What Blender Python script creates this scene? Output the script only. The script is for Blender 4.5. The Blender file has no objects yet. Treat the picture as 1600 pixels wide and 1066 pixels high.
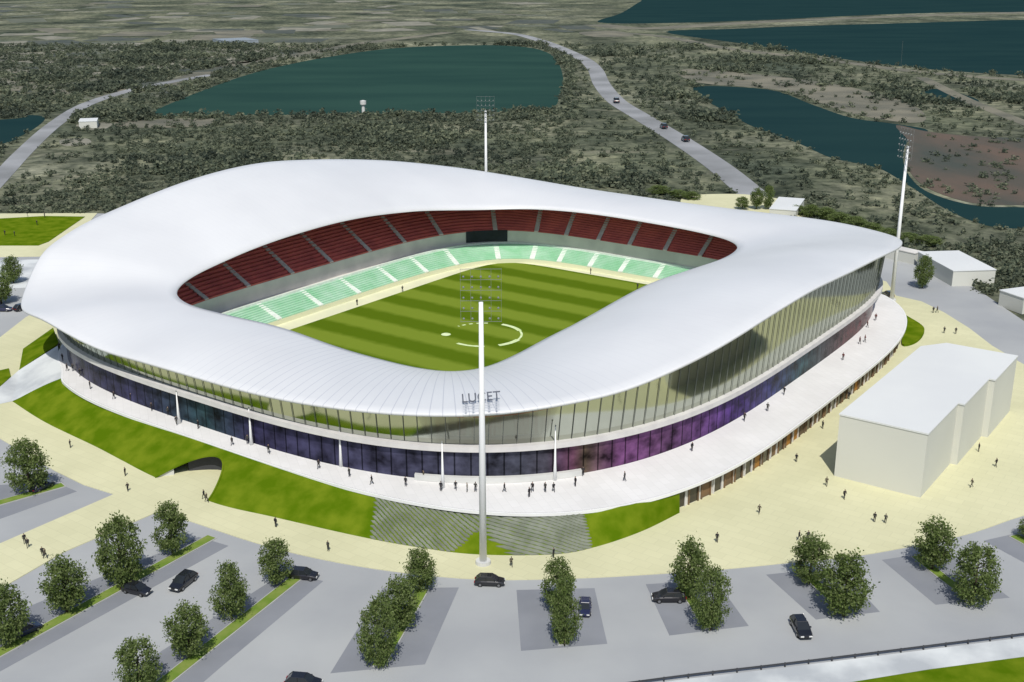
import bpy, bmesh, math, random
import numpy as np
from mathutils import Vector, Matrix
from mathutils.geometry import tessellate_polygon
random.seed(7); rng = np.random.default_rng(11)
SC = bpy.context.scene
COL = SC.collection
R = math.radians

# ------------------------------------------------------------------ camera model
FPX, YH, CX, CY, CAMH = 1820.0, -65.0, 800.0, 533.0, 85.0
PIT = math.atan((CY - YH) / FPX)

def at(px, py, z=0.0):
    """photo pixel (1600x1066) -> world point on the level z"""
    dx, dz = (px - CX) / FPX, -(py - CY) / FPX
    Y = math.cos(PIT) + math.sin(PIT) * dz
    Z = -math.sin(PIT) + math.cos(PIT) * dz
    t = (z - CAMH) / Z
    return Vector((dx * t, Y * t, z))

def topx(x, y, z=0.0):
    dz = z - CAMH
    dep = y * math.cos(PIT) - dz * math.sin(PIT)
    up = y * math.sin(PIT) + dz * math.cos(PIT)
    return CX + FPX * x / dep, CY - FPX * up / dep

cam_d = bpy.data.cameras.new('camera'); cam = bpy.data.objects.new('camera', cam_d); COL.objects.link(cam)
cam.location = (0, 0, CAMH); cam.rotation_euler = (math.pi / 2 - PIT, 0, 0)
cam_d.sensor_width = 36; cam_d.lens = 36 * FPX / 1600; cam_d.clip_start = 1; cam_d.clip_end = 30000
SC.camera = cam

# ------------------------------------------------------------------ light
SUN_EL = 54.0
w = bpy.data.worlds.new("World"); SC.world = w; w.use_nodes = True
nt = w.node_tree; bg = nt.nodes['Background']
sky = nt.nodes.new('ShaderNodeTexSky'); sky.sky_type = 'NISHITA'; sky.sun_disc = False
sky.sun_elevation = R(SUN_EL); sky.sun_rotation = R(180)
nt.links.new(sky.outputs[0], bg.inputs[0]); bg.inputs[1].default_value = 0.105
sun_d = bpy.data.lights.new('sun', 'SUN'); sun_d.energy = 3.95; sun_d.angle = R(0.6); sun_d.color = (1, .965, .9)
sun = bpy.data.objects.new('sun', sun_d); COL.objects.link(sun)
sun.rotation_euler = (R(90 - SUN_EL), 0, R(2))
SC.view_settings.view_transform = 'Standard'; SC.view_settings.look = 'None'
SC.view_settings.exposure = 0.0; SC.view_settings.gamma = 1.0

# ------------------------------------------------------------------ materials
MATS = {}
def mat(name, c1, c2=None, scale=1.0, rough=.7, spec=.3, metal=0., detail=3, lo=.35, hi=.65, bump=0., stretch=None, coat=0.):
    m = bpy.data.materials.new(name); m.use_nodes = True
    n = m.node_tree; b = n.nodes['Principled BSDF']
    b.inputs['Roughness'].default_value = rough; b.inputs['Specular IOR Level'].default_value = spec
    b.inputs['Metallic'].default_value = metal
    b.inputs['Coat Weight'].default_value = coat
    if c2 is None: c2 = tuple(x * .86 for x in c1)
    tc = n.nodes.new('ShaderNodeTexCoord'); mp = n.nodes.new('ShaderNodeMapping')
    if stretch: mp.inputs['Scale'].default_value = stretch
    nz = n.nodes.new('ShaderNodeTexNoise'); nz.inputs['Scale'].default_value = scale; nz.inputs['Detail'].default_value = detail
    rp = n.nodes.new('ShaderNodeValToRGB')
    rp.color_ramp.elements[0].position = lo; rp.color_ramp.elements[1].position = hi
    rp.color_ramp.elements[0].color = (*c1, 1); rp.color_ramp.elements[1].color = (*c2, 1)
    n.links.new(tc.outputs['Object'], mp.inputs[0]); n.links.new(mp.outputs[0], nz.inputs['Vector'])
    n.links.new(nz.outputs[0], rp.inputs[0]); n.links.new(rp.outputs[0], b.inputs['Base Color'])
    if bump:
        bp = n.nodes.new('ShaderNodeBump'); bp.inputs['Strength'].default_value = bump; bp.inputs['Distance'].default_value = .1
        n.links.new(nz.outputs[0], bp.inputs['Height']); n.links.new(bp.outputs[0], b.inputs['Normal'])
    MATS[name] = m
    return m

def nd(n, typ, **kw):
    x = n.nodes.new(typ)
    for k, v in kw.items(): setattr(x, k, v)
    return x

def math_node(n, op, a, b=None):
    x = n.nodes.new('ShaderNodeMath'); x.operation = op
    for i, v in enumerate((a, b)):
        if v is None: continue
        if isinstance(v, (int, float)): x.inputs[i].default_value = v
        else: n.links.new(v, x.inputs[i])
    return x.outputs[0]

mat('paving', (.625, .605, .39), (.565, .55, .35), scale=.05, rough=.85, spec=.1, detail=6)
def joints(m, step, dark):
    n = MATS[m].node_tree; b = n.nodes['Principled BSDF']; src = b.inputs['Base Color'].links[0].from_socket
    tc = [x for x in n.nodes if x.type == 'TEX_COORD'][0]; br = nd(n, 'ShaderNodeTexBrick')
    br.inputs['Color1'].default_value = (1, 1, 1, 1); br.inputs['Color2'].default_value = (.955, .955, .95, 1); br.inputs['Mortar'].default_value = (dark, dark, dark, 1)
    br.inputs['Scale'].default_value = 1; br.inputs['Mortar Size'].default_value = .035; br.inputs['Brick Width'].default_value = step; br.inputs['Row Height'].default_value = step * .6
    mp = nd(n, 'ShaderNodeMapping'); mp.inputs['Rotation'].default_value = (0, 0, .62); n.links.new(tc.outputs['Object'], mp.inputs[0]); n.links.new(mp.outputs[0], br.inputs['Vector'])
    mx = nd(n, 'ShaderNodeMixRGB', blend_type='MULTIPLY'); mx.inputs[0].default_value = 1
    n.links.new(src, mx.inputs[1]); n.links.new(br.outputs[0], mx.inputs[2]); n.links.new(mx.outputs[0], b.inputs['Base Color'])
mat('asphalt', (.385, .395, .392), (.305, .315, .325), scale=.035, rough=.85, spec=.15, detail=7)
mat('pad', (.235, .245, .265), (.20, .21, .23), scale=.12, rough=.85, spec=.15, detail=7)
mat('kerb', (.42, .42, .40), scale=.5)
mat('lawn', (.072, .130, .003), (.135, .185, .010), scale=.30, rough=1, spec=.0, detail=8)
mat('verge', (.13, .21, .03), (.20, .25, .06), scale=.5, rough=.9, spec=.05, detail=6)
mat('concrete', (.60, .60, .57), (.52, .52, .50), scale=.3)
mat('podium', (.745, .735, .72), (.69, .68, .665), scale=.1, rough=.6, spec=.25)
joints('paving', 3.0, .86); joints('podium', 2.4, .88)
mat('white', (.80, .80, .79), (.76, .76, .75), scale=.2, rough=.45, spec=.4)
mat('band', (.62, .60, .58), (.55, .53, .52), scale=.4, rough=.5)
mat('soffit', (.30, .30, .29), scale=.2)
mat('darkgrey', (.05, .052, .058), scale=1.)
mat('mullion', (.16, .17, .155), scale=1., rough=.4)
mat('inner', (.38, .28, .23), (.50, .48, .40), scale=.22, rough=.8, detail=6, stretch=(3, 3, .25), lo=.38, hi=.6)
mat('floor_in', (.24, .23, .20), scale=.2)
mat('greywall', (.72, .69, .63), (.58, .56, .52), scale=.15, rough=.7)
mat('aisle_grey', (.72, .62, .58), scale=1.)
mat('aisle_white', (.74, .80, .72), scale=1.)
mat('apron', (.74, .73, .50), (.66, .66, .46), scale=.1)
mat('screen', (.018, .022, .035), (.03, .035, .055), scale=.3, rough=.25)
mat('bldg', (.585, .585, .525), (.55, .55, .495), scale=.05, rough=.7, detail=5)
mat('bldg_roof', (.67, .68, .66), (.63, .64, .63), scale=.06, rough=.6, detail=5)
mat('steel', (.22, .23, .22), scale=1., rough=.6)
mat('lampglass', (.26, .28, .27), scale=1., rough=.5, spec=.2)
mat('carpaint', (.010, .010, .013), (.014, .014, .018), scale=.4, rough=.22, spec=.5, coat=.6)
mat('carpaint_blue', (.018, .02, .055), (.022, .025, .065), scale=.4, rough=.22, spec=.5, coat=.6)
mat('carglass', (.02, .024, .028), scale=.4, rough=.08, spec=.5)
mat('tyre', (.012, .012, .012), scale=2.)
mat('rim', (.35, .35, .36), scale=2., rough=.3, metal=.8)
mat('lamp_clear', (.75, .75, .72), scale=2., rough=.15)
mat('lamp_red', (.35, .02, .02), scale=2., rough=.15)
mat('bark', (.07, .05, .035), (.045, .035, .025), scale=3., rough=.95, bump=.4)
mat('terrace_slab', (.20, .215, .17), (.13, .145, .105), scale=.35, rough=.9, detail=6)
mat('brick', (.20, .12, .06), (.12, .09, .06), scale=.4)
mat('shopdark', (.035, .03, .025), (.06, .05, .035), scale=.5, rough=.2, spec=.5)
mat('shop_orange', (.42, .19, .03), (.30, .15, .04), scale=.4)
mat('warehouse_blue', (.26, .30, .33), scale=.3)  # the warehouse's own pale grey-blue
mat('plot_dark', (.05, .06, .048), (.09, .095, .07), scale=.05, detail=8)
mat('plot_green', (.085, .10, .06), (.14, .14, .10), scale=.05, detail=8)
mat('skin', (.40, .26, .19), scale=3.)
for i, c in enumerate([(.018, .018, .022), (.035, .03, .03), (.05, .05, .045), (.10, .085, .06), (.30, .28, .24), (.10, .02, .02)]):
    mat('cloth%d' % i, c, scale=3., rough=.9)
mat('ink', (.13, .14, .17), scale=2.)
mat('paint_line', (.72, .80, .50), (.55, .68, .30), scale=.6, rough=.8)
mat('water', (.028, .066, .054), (.021, .053, .046), scale=.008, rough=.5, spec=.0, detail=5, stretch=(1, 3, 1))
mat('water_blue', (.016, .041, .042), (.012, .034, .037), scale=.008, rough=.5, spec=.0, detail=5, stretch=(1, 3, 1))
mat('road_far', (.31, .315, .32), (.20, .205, .205), scale=.03, rough=.9, detail=8)
mat('dirt', (.20, .185, .135), (.105, .105, .08), scale=.03, rough=.95, detail=8)
mat('reeds', (.115, .082, .06), (.055, .062, .05), scale=.025, rough=.95, detail=10, stretch=(1.5, .5, 1))
mat('sand', (.27, .255, .20), (.15, .15, .115), scale=.06, rough=.95, detail=8)
mat('sidewalk', (.62, .64, .63), (.40, .42, .43), scale=.10, rough=.8, detail=6, lo=.42, hi=.62)

def leaf_mat(name, a, b, c, patch=None):
    m = bpy.data.materials.new(name); m.use_nodes = True; n = m.node_tree; bs = n.nodes['Principled BSDF']
    bs.inputs['Roughness'].default_value = .8; bs.inputs['Specular IOR Level'].default_value = .08
    g = nd(n, 'ShaderNodeNewGeometry'); rp = nd(n, 'ShaderNodeValToRGB')
    e = rp.color_ramp.elements; e[0].color = (*a, 1); e[0].position = 0; e[1].color = (*c, 1); e[1].position = 1
    k = e.new(.5); k.color = (*b, 1)
    n.links.new(g.outputs['Random Per Island'], rp.inputs[0]); col = rp.outputs[0]
    if patch:
        tc = nd(n, 'ShaderNodeTexCoord'); nz = nd(n, 'ShaderNodeTexNoise'); nz.inputs['Scale'].default_value = patch[0]; nz.inputs['Detail'].default_value = 7; nz.inputs['Roughness'].default_value = .7
        n.links.new(tc.outputs['Object'], nz.inputs['Vector']); r2 = nd(n, 'ShaderNodeValToRGB'); f = r2.color_ramp.elements
        f[0].position = .36; f[0].color = (*patch[1], 1); f[1].position = .64; f[1].color = (*patch[2], 1)
        n.links.new(nz.outputs[0], r2.inputs[0]); mx = nd(n, 'ShaderNodeMixRGB', blend_type='MULTIPLY'); mx.inputs[0].default_value = 1
        n.links.new(col, mx.inputs[1]); n.links.new(r2.outputs[0], mx.inputs[2]); col = mx.outputs[0]
    n.links.new(col, bs.inputs['Base Color'])
    tl = nd(n, 'ShaderNodeBsdfTranslucent'); n.links.new(col, tl.inputs['Color'])
    ms = nd(n, 'ShaderNodeMixShader'); ms.inputs[0].default_value = .45
    out = [x for x in n.nodes if x.type == 'OUTPUT_MATERIAL'][0]
    n.links.new(bs.outputs[0], ms.inputs[1]); n.links.new(tl.outputs[0], ms.inputs[2]); n.links.new(ms.outputs[0], out.inputs[0])
    MATS[name] = m
leaf_mat('leaf', (.095, .135, .038), (.15, .20, .062), (.24, .28, .125), (.5, (.8, .85, .8), (1.15, 1.15, 1.1)))
leaf_mat('scrub', (.085, .10, .078), (.135, .15, .11), (.22, .225, .165), (.016, (.55, .62, .62), (1.36, 1.40, 1.22)))

# striped mown pitch: two alternating cuts of the same grass
def pitch_mat():
    m = bpy.data.materials.new('pitch_grass'); m.use_nodes = True; n = m.node_tree; b = n.nodes['Principled BSDF']
    b.inputs['Roughness'].default_value = .9; b.inputs['Specular IOR Level'].default_value = .05
    tc = nd(n, 'ShaderNodeTexCoord'); sp = nd(n, 'ShaderNodeSeparateXYZ'); n.links.new(tc.outputs['Object'], sp.inputs[0])
    s = math_node(n, 'SINE', math_node(n, 'MULTIPLY', sp.outputs[1], 2 * math.pi / 13.4))
    s = math_node(n, 'ADD', math_node(n, 'MULTIPLY', s, 1.1), .5)
    nz = nd(n, 'ShaderNodeTexNoise'); nz.inputs['Scale'].default_value = .35; nz.inputs['Detail'].default_value = 7
    n.links.new(tc.outputs['Object'], nz.inputs['Vector'])
    s = math_node(n, 'ADD', s, math_node(n, 'MULTIPLY', math_node(n, 'SUBTRACT', nz.outputs[0], .5), .9))
    rp = nd(n, 'ShaderNodeValToRGB'); e = rp.color_ramp.elements
    e[0].color = (.082, .135, .004, 1); e[1].color = (.165, .225, .022, 1)
    n.links.new(s, rp.inputs[0]); n.links.new(rp.outputs[0], b.inputs['Base Color'])
    MATS['pitch_grass'] = m
pitch_mat()

def roof_mat():
    m = bpy.data.materials.new('roof_sheet'); m.use_nodes = True; n = m.node_tree; b = n.nodes['Principled BSDF']
    b.inputs['Roughness'].default_value = .38; b.inputs['Specular IOR Level'].default_value = .4
    uv = nd(n, 'ShaderNodeUVMap'); sp = nd(n, 'ShaderNodeSeparateXYZ'); n.links.new(uv.outputs[0], sp.inputs[0])
    fr = math_node(n, 'FRACT', math_node(n, 'DIVIDE', sp.outputs[0], 2.0))
    at_ = nd(n, 'ShaderNodeAttribute'); at_.attribute_name = 'seam'
    ln = math_node(n, 'MULTIPLY', math_node(n, 'LESS_THAN', fr, .085), at_.outputs['Fac'])
    tc = nd(n, 'ShaderNodeTexCoord'); nz = nd(n, 'ShaderNodeTexNoise'); nz.inputs['Scale'].default_value = .05; nz.inputs['Detail'].default_value = 5
    n.links.new(tc.outputs['Object'], nz.inputs['Vector'])
    rp = nd(n, 'ShaderNodeValToRGB'); e = rp.color_ramp.elements
    e[0].position = .3; e[1].position = .7; e[0].color = (.67, .675, .675, 1); e[1].color = (.61, .615, .62, 1)
    n.links.new(nz.outputs[0], rp.inputs[0])
    mx = nd(n, 'ShaderNodeMixRGB'); mx.inputs[2].default_value = (.50, .51, .54, 1)
    n.links.new(ln, mx.inputs[0]); n.links.new(rp.outputs[0], mx.inputs[1]); n.links.new(mx.outputs[0], b.inputs['Base Color'])
    MATS['roof_sheet'] = m
roof_mat()

def seat_mat(name, a, b_, rough=.6):
    m = bpy.data.materials.new(name); m.use_nodes = True; n = m.node_tree; b = n.nodes['Principled BSDF']
    b.inputs['Roughness'].default_value = rough; b.inputs['Specular IOR Level'].default_value = .3
    tc = nd(n, 'ShaderNodeTexCoord'); nz = nd(n, 'ShaderNodeTexNoise'); nz.inputs['Scale'].default_value = .22; nz.inputs['Detail'].default_value = 8
    n.links.new(tc.outputs['Object'], nz.inputs['Vector'])
    rp = nd(n, 'ShaderNodeValToRGB'); e = rp.color_ramp.elements
    e[0].position = .35; e[1].position = .65; e[0].color = (*a, 1); e[1].color = (*b_, 1)
    n.links.new(nz.outputs[0], rp.inputs[0]); n.links.new(rp.outputs[0], b.inputs['Base Color'])
    MATS[name] = m
seat_mat('seat_maroon', (.68, .15, .125), (.52, .11, .10))
seat_mat('seat_green', (.30, .57, .36), (.43, .64, .48))

def glass_mat(name, tint, alpha):
    m = bpy.data.materials.new(name); m.use_nodes = True; n = m.node_tree
    for x in list(n.nodes):
        if x.type != 'OUTPUT_MATERIAL': n.nodes.remove(x)
    out = [x for x in n.nodes if x.type == 'OUTPUT_MATERIAL'][0]
    gl = nd(n, 'ShaderNodeBsdfGlossy'); gl.inputs['Roughness'].default_value = .09; gl.inputs['Color'].default_value = (.46, .49, .42, 1)
    tr = nd(n, 'ShaderNodeBsdfTransparent'); tr.inputs['Color'].default_value = (*tint, 1)
    fr = nd(n, 'ShaderNodeFresnel'); fr.inputs['IOR'].default_value = 1.7
    f = math_node(n, 'ADD', math_node(n, 'MULTIPLY', fr.outputs[0], 1.1), alpha)
    mx = nd(n, 'ShaderNodeMixShader'); n.links.new(f, mx.inputs[0]); n.links.new(tr.outputs[0], mx.inputs[1]); n.links.new(gl.outputs[0], mx.inputs[2])
    n.links.new(mx.outputs[0], out.inputs[0])
    MATS[name] = m
glass_mat('glass', (.86, .88, .80), .20)

def shopfront_mat():
    """ground floor windows: navy, lit purple, teal and maroon stretches along the wall (UV x = metres)"""
    m = bpy.data.materials.new('ground_windows'); m.use_nodes = True; n = m.node_tree; b = n.nodes['Principled BSDF']
    b.inputs['Roughness'].default_value = .2; b.inputs['Specular IOR Level'].default_value = .05
    uv = nd(n, 'ShaderNodeUVMap'); sp = nd(n, 'ShaderNodeSeparateXYZ'); n.links.new(uv.outputs[0], sp.inputs[0])
    nz = nd(n, 'ShaderNodeTexNoise'); nz.inputs['Scale'].default_value = 1.; nz.inputs['Detail'].default_value = 4
    mp = nd(n, 'ShaderNodeMapping'); mp.inputs['Scale'].default_value = (.22, .35, 1)
    n.links.new(uv.outputs[0], mp.inputs[0]); n.links.new(mp.outputs[0], nz.inputs['Vector'])
    rp = nd(n, 'ShaderNodeValToRGB'); cr = rp.color_ramp
    SHOP['ramp'] = cr
    x = math_node(n, 'DIVIDE', sp.outputs[0], 1.0)
    n.links.new(x, rp.inputs[0])
    k = nd(n, 'ShaderNodeMapRange'); k.inputs[1].default_value = .3; k.inputs[2].default_value = .7; k.inputs[3].default_value = .15; k.inputs[4].default_value = 1.9
    n.links.new(nz.outputs[0], k.inputs[0])
    mx = nd(n, 'ShaderNodeMixRGB', blend_type='MULTIPLY'); mx.inputs[0].default_value = 1
    n.links.new(rp.outputs[0], mx.inputs[1])
    ln = math_node(n, 'SUBTRACT', 1., math_node(n, 'MULTIPLY', math_node(n, 'LESS_THAN', math_node(n, 'FRACT', math_node(n, 'MULTIPLY', sp.outputs[0], 212.)), .10), .75))
    n.links.new(math_node(n, 'MULTIPLY', k.outputs[0], ln), mx.inputs[2])
    n.links.new(mx.outputs[0], b.inputs['Base Color'])
    n.links.new(mx.outputs[0], b.inputs['Emission Color']); b.inputs['Emission Strength'].default_value = .20   # lit shop windows
    MATS['ground_windows'] = m
SHOP = {}
shopfront_mat()

def terrain_mat():
    m = bpy.data.materials.new('heath'); m.use_nodes = True; n = m.node_tree; b = n.nodes['Principled BSDF']
    b.inputs['Roughness'].default_value = .95; b.inputs['Specular IOR Level'].default_value = .05
    tc = nd(n, 'ShaderNodeTexCoord')
    def noise(scale, detail, rough=.6, st=None):
        v = tc.outputs['Object']
        if st:
            mp = nd(n, 'ShaderNodeMapping'); mp.inputs['Scale'].default_value = st; n.links.new(v, mp.inputs[0]); v = mp.outputs[0]
        z = nd(n, 'ShaderNodeTexNoise'); z.inputs['Scale'].default_value = scale; z.inputs['Detail'].default_value = detail; z.inputs['Roughness'].default_value = rough
        n.links.new(v, z.inputs['Vector']); return z.outputs[0]
    def ramp(v, stops):
        r = nd(n, 'ShaderNodeValToRGB'); e = r.color_ramp.elements
        e[0].position, e[0].color = stops[0][0], (*stops[0][1], 1); e[1].position, e[1].color = stops[-1][0], (*stops[-1][1], 1)
        for p, c in stops[1:-1]:
            k = e.new(p); k.color = (*c, 1)
        n.links.new(v, r.inputs[0]); return r.outputs[0]
    def mix(f, a, c, mode='MIX'):
        x = nd(n, 'ShaderNodeMixRGB', blend_type=mode)
        if isinstance(f, float): x.inputs[0].default_value = f
        else: n.links.new(f, x.inputs[0])
        n.links.new(a, x.inputs[1]); n.links.new(c, x.inputs[2]); return x.outputs[0]
    big = ramp(noise(.0075, 8, .65), [(.34, (.060, .072, .055)), (.46, (.105, .112, .078)), (.56, (.155, .155, .112)), (.66, (.20, .20, .155)), (.74, (.115, .115, .10))])
    mid = ramp(noise(.022, 9, .72, (.7, .5, 1)), [(.38, (.42, .47, .46)), (.5, (.95, .98, .94)), (.62, (1.55, 1.53, 1.42))])
    c = mix(1.0, big, mid, 'MULTIPLY')
    fin = ramp(noise(.14, 6, .7), [(.38, (.45, .5, .46)), (.52, (1, 1, 1)), (.68, (1.45, 1.45, 1.35))])
    c = mix(1.0, c, fin, 'MULTIPLY')
    pale = ramp(noise(.018, 5, .65, (.5, 1.6, 1)), [(.60, (0, 0, 0)), (.70, (1, 1, 1))])
    pc = nd(n, 'ShaderNodeRGB'); pc.outputs[0].default_value = (.24, .225, .17, 1)
    pm = nd(n, 'ShaderNodeMath', operation='MULTIPLY'); pm.inputs[1].default_value = .55
    n.links.new(pale, pm.inputs[0])
    c = mix(pm.outputs[0], c, pc.outputs[0])
    n.links.new(c, b.inputs['Base Color'])
    MATS['heath'] = m
terrain_mat()

# ------------------------------------------------------------------ mesh helpers
def link(name, me, parent=None, loc=None):
    o = bpy.data.objects.new(name, me); COL.objects.link(o)
    if parent: o.parent = parent
    if loc is not None: o.location = loc
    return o

def mesh(name, v, f, m, smooth=False, uv=None, mi=None):
    me = bpy.data.meshes.new(name); me.from_pydata([tuple(x) for x in v], [], f)
    ms = m if isinstance(m, (list, tuple)) else [m]
    for k in ms: me.materials.append(MATS[k])
    if mi is not None: me.polygons.foreach_set('material_index', mi)
    if smooth: me.polygons.foreach_set('use_smooth', [True] * len(me.polygons))
    if uv is not None:
        l = me.uv_layers.new(name='UVMap'); vi = np.zeros(len(me.loops), int); me.loops.foreach_get('vertex_index', vi)
        l.data.foreach_set('uv', np.asarray(uv, float)[vi].ravel())
    me.update(); return me

class MB:
    def __init__(s): s.v = []; s.f = []; s.mi = []
    def add(s, v, f, k=0):
        o = len(s.v); s.v += [tuple(x) for x in v]; s.f += [tuple(i + o for i in q) for q in f]; s.mi += [k] * len(f); return s
    def box(s, x0, x1, y0, y1, z0, z1, k=0, M=None):
        v = [Vector((x, y, z)) for z in (z0, z1) for x, y in ((x0, y0), (x1, y0), (x1, y1), (x0, y1))]
        if M: v = [M @ q for q in v]
        return s.add(v, [(3, 2, 1, 0), (4, 5, 6, 7), (0, 1, 5, 4), (1, 2, 6, 5), (2, 3, 7, 6), (3, 0, 4, 7)], k)
    def tube(s, pts, rad, n=8, k=0):
        pts = [Vector(p) for p in pts]; rings = []
        for i, p in enumerate(pts):
            d = (pts[min(i + 1, len(pts) - 1)] - pts[max(i - 1, 0)]).normalized()
            a = d.cross(Vector((0, 1, 0)) if abs(d.y) < .9 else Vector((1, 0, 0))).normalized(); b = d.cross(a)
            r = rad[i] if isinstance(rad, (list, tuple)) else rad
            rings.append([p + a * r * math.cos(t) + b * r * math.sin(t) for t in [2 * math.pi * j / n for j in range(n)]])
        v = [q for r in rings for q in r]; f = []
        for i in range(len(rings) - 1):
            for j in range(n): f.append((i * n + j, i * n + (j + 1) % n, (i + 1) * n + (j + 1) % n, (i + 1) * n + j))
        f.append(tuple(range(n - 1, -1, -1))); f.append(tuple((len(rings) - 1) * n + j for j in range(n)))
        return s.add(v, f, k)
    def build(s, name, m, parent=None, smooth=False):
        return link(name, mesh(name, s.v, s.f, m, smooth, mi=s.mi), parent)

def tag(o, label=None, cat=None, group=None, kind=None):
    if label: o['label'] = label
    if cat: o['category'] = cat
    if group: o['group'] = group
    if kind: o['kind'] = kind
    return o

def empty(name, loc, rz, label, cat, group=None):
    o = bpy.data.objects.new(name, None); COL.objects.link(o); o.location = loc; o.rotation_euler = (0, 0, rz)
    o.empty_display_size = .5
    return tag(o, label, cat, group)

def smooth_poly(pts, sub=6, closed=True):
    """Catmull-Rom through 2D points"""
    P = [Vector(p).to_2d() for p in pts]; n = len(P); out = []
    for i in range(n if closed else n - 1):
        g = (lambda k: P[k % n]) if closed else (lambda k: P[min(max(k, 0), n - 1)])
        a, b, c, d = g(i - 1), g(i), g(i + 1), g(i + 2)
        for j in range(sub):
            t = j / sub
            out.append(.5 * (2 * b + (c - a) * t + (2 * a - 5 * b + 4 * c - d) * t * t + (3 * b - a - 3 * c + d) * t ** 3))
    if not closed: out.append(P[-1])
    return out

def slab(name, pts, z0, z1, m, label, cat='ground', parent=None, kind='structure'):
    """flat sheet with real edges: top at z1, sides down to z0"""
    P = [Vector(p).to_2d() for p in pts]
    area = sum(P[i].x * P[(i + 1) % len(P)].y - P[(i + 1) % len(P)].x * P[i].y for i in range(len(P)))
    if area < 0: P.reverse()
    n = len(P); v = [(p.x, p.y, z1) for p in P] + [(p.x, p.y, z0) for p in P]
    tri = tessellate_polygon([[Vector((p.x, p.y, 0)) for p in P]])
    f = []
    for t in tri:
        a, b, c = (P[i] for i in t)
        f.append(tuple(t) if (b - a).cross(c - a) > 0 else tuple(reversed(t)))
    f += [(i, i + n, (i + 1) % n + n, (i + 1) % n) for i in range(n)]
    f = [(q if len(q) == 3 else (q[0], q[1], q[2], q[3])) for q in f]
    o = link(name, mesh(name, v, f, m), parent)
    return tag(o, label, cat if not parent else None, None, kind if not parent else None)

def px(pts, z=0.): return [at(a, b, z).to_2d() for a, b in pts]

# ------------------------------------------------------------------ stadium frame
CEN = Vector((-6.859, 264.067)); TH = -0.62156
ux = Vector((math.cos(TH), math.sin(TH))); vx = Vector((-math.sin(TH), math.cos(TH)))
def W(u, v, z=0.): q = CEN + ux * u + vx * v; return Vector((q.x, q.y, z))
def loc(p): d = Vector(p).to_2d() - CEN; return Vector((d.dot(ux), d.dot(vx)))

N = 480
def corner_w(ph): return (1 + math.sin(2 * ph)) / 2          # 1 at the left / right corners, 0 at the front / back ones
def rad(ph, a, b, n0, n1):
    if isinstance(a, tuple): a = a[0] if math.cos(ph) > 0 else a[1]
    if isinstance(n1, tuple): n = n0 + ((n1[0] if math.cos(ph) > 0 else n1[1]) - n0) * max(0, math.sin(2 * ph))
    else: n = n0 + (n1 - n0) * corner_w(ph)
    return (abs(math.cos(ph) / a) ** n + abs(math.sin(ph) / b) ** n) ** (-1 / n)
def polar(ph, a, b, n0, n1): r = rad(ph, a, b, n0, n1); return np.array([r * math.cos(ph), r * math.sin(ph)])
_ph = np.linspace(-math.pi, math.pi, 4001); _p = np.array([polar(t, 60, 75, 3., 3.2) for t in _ph])
_s = np.r_[0, np.cumsum(np.linalg.norm(np.diff(_p, axis=0), axis=1))]
MID = np.array([[np.interp(q, _s, _p[:, 0]), np.interp(q, _s, _p[:, 1])] for q in np.linspace(0, _s[-1], N, endpoint=False)])
_t = np.roll(MID, -2, 0) - np.roll(MID, 2, 0); _t /= np.linalg.norm(_t, axis=1)[:, None]
NOR = np.c_[_t[:, 1], -_t[:, 0]]
def ring(a, b, n0=3.2, n1=4.2):
    """nested closed curve sampled along the normals of the middle curve"""
    out = []
    for p, q in zip(MID, NOR):
        lo, hi = -34., 60.
        for _ in range(34):
            m = (lo + hi) / 2; x = p + q * m
            ph = math.atan2(x[1], x[0])
            if np.hypot(*x) < rad(ph, a, b, n0, n1): lo = m
            else: hi = m
        out.append(p + q * lo)
    return np.array(out)
def table(pts, z):
    """periodic smooth height table: list of (u,v,z) -> height at the given points"""
    k = sorted((math.atan2(v, u), h) for u, v, h in pts)
    xs = np.array([a for a, _ in k]); hs = np.array([h for _, h in k]); n = len(xs)
    X = np.r_[xs - 2 * math.pi, xs, xs + 2 * math.pi]; Hh = np.r_[hs, hs, hs]
    sl = np.gradient(Hh, X)
    ph = np.arctan2(z[:, 1], z[:, 0]); i = np.clip(np.searchsorted(X, ph) - 1, 0, len(X) - 2)
    h = X[i + 1] - X[i]; t = (ph - X[i]) / h
    val = (2 * t**3 - 3 * t**2 + 1) * Hh[i] + (t**3 - 2 * t**2 + t) * h * sl[i] + (-2 * t**3 + 3 * t**2) * Hh[i + 1] + (t**3 - t**2) * h * sl[i + 1]
    for _ in range(6): val = (np.roll(val, 1) + 2 * val + np.roll(val, -1)) / 4
    return val
ARC = np.r_[0, np.cumsum(np.linalg.norm(np.diff(ring(78, 84), axis=0), axis=1))]

def strip(name, rows, m, parent, smooth=True, idx=None, flip=False, capz=None):
    """closed (or partial, idx) ring surface through rows of (N,3) points"""
    ids = list(range(N)) if idx is None else list(idx); n = len(ids)
    v = []; uv = []
    for k, r in enumerate(rows):
        for i in ids: v.append(r[i]); uv.append((ARC[i], k / max(1, len(rows) - 1)))
    f = []; lim = n if idx is None else n - 1
    for k in range(len(rows) - 1):
        for j in range(lim):
            q = (k * n + j, k * n + (j + 1) % n, (k + 1) * n + (j + 1) % n, (k + 1) * n + j)
            f.append(q if flip else q[::-1])
    return link(name, mesh(name, v, f, m, smooth, uv), parent)
def row(c, z): return np.c_[c, np.full(N, z) if np.isscalar(z) else z]

ST = empty('stadium', (CEN.x, CEN.y, 0), TH, 'huge oval football stadium with a wavy white saddle shaped roof around a green pitch', 'stadium')

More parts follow.
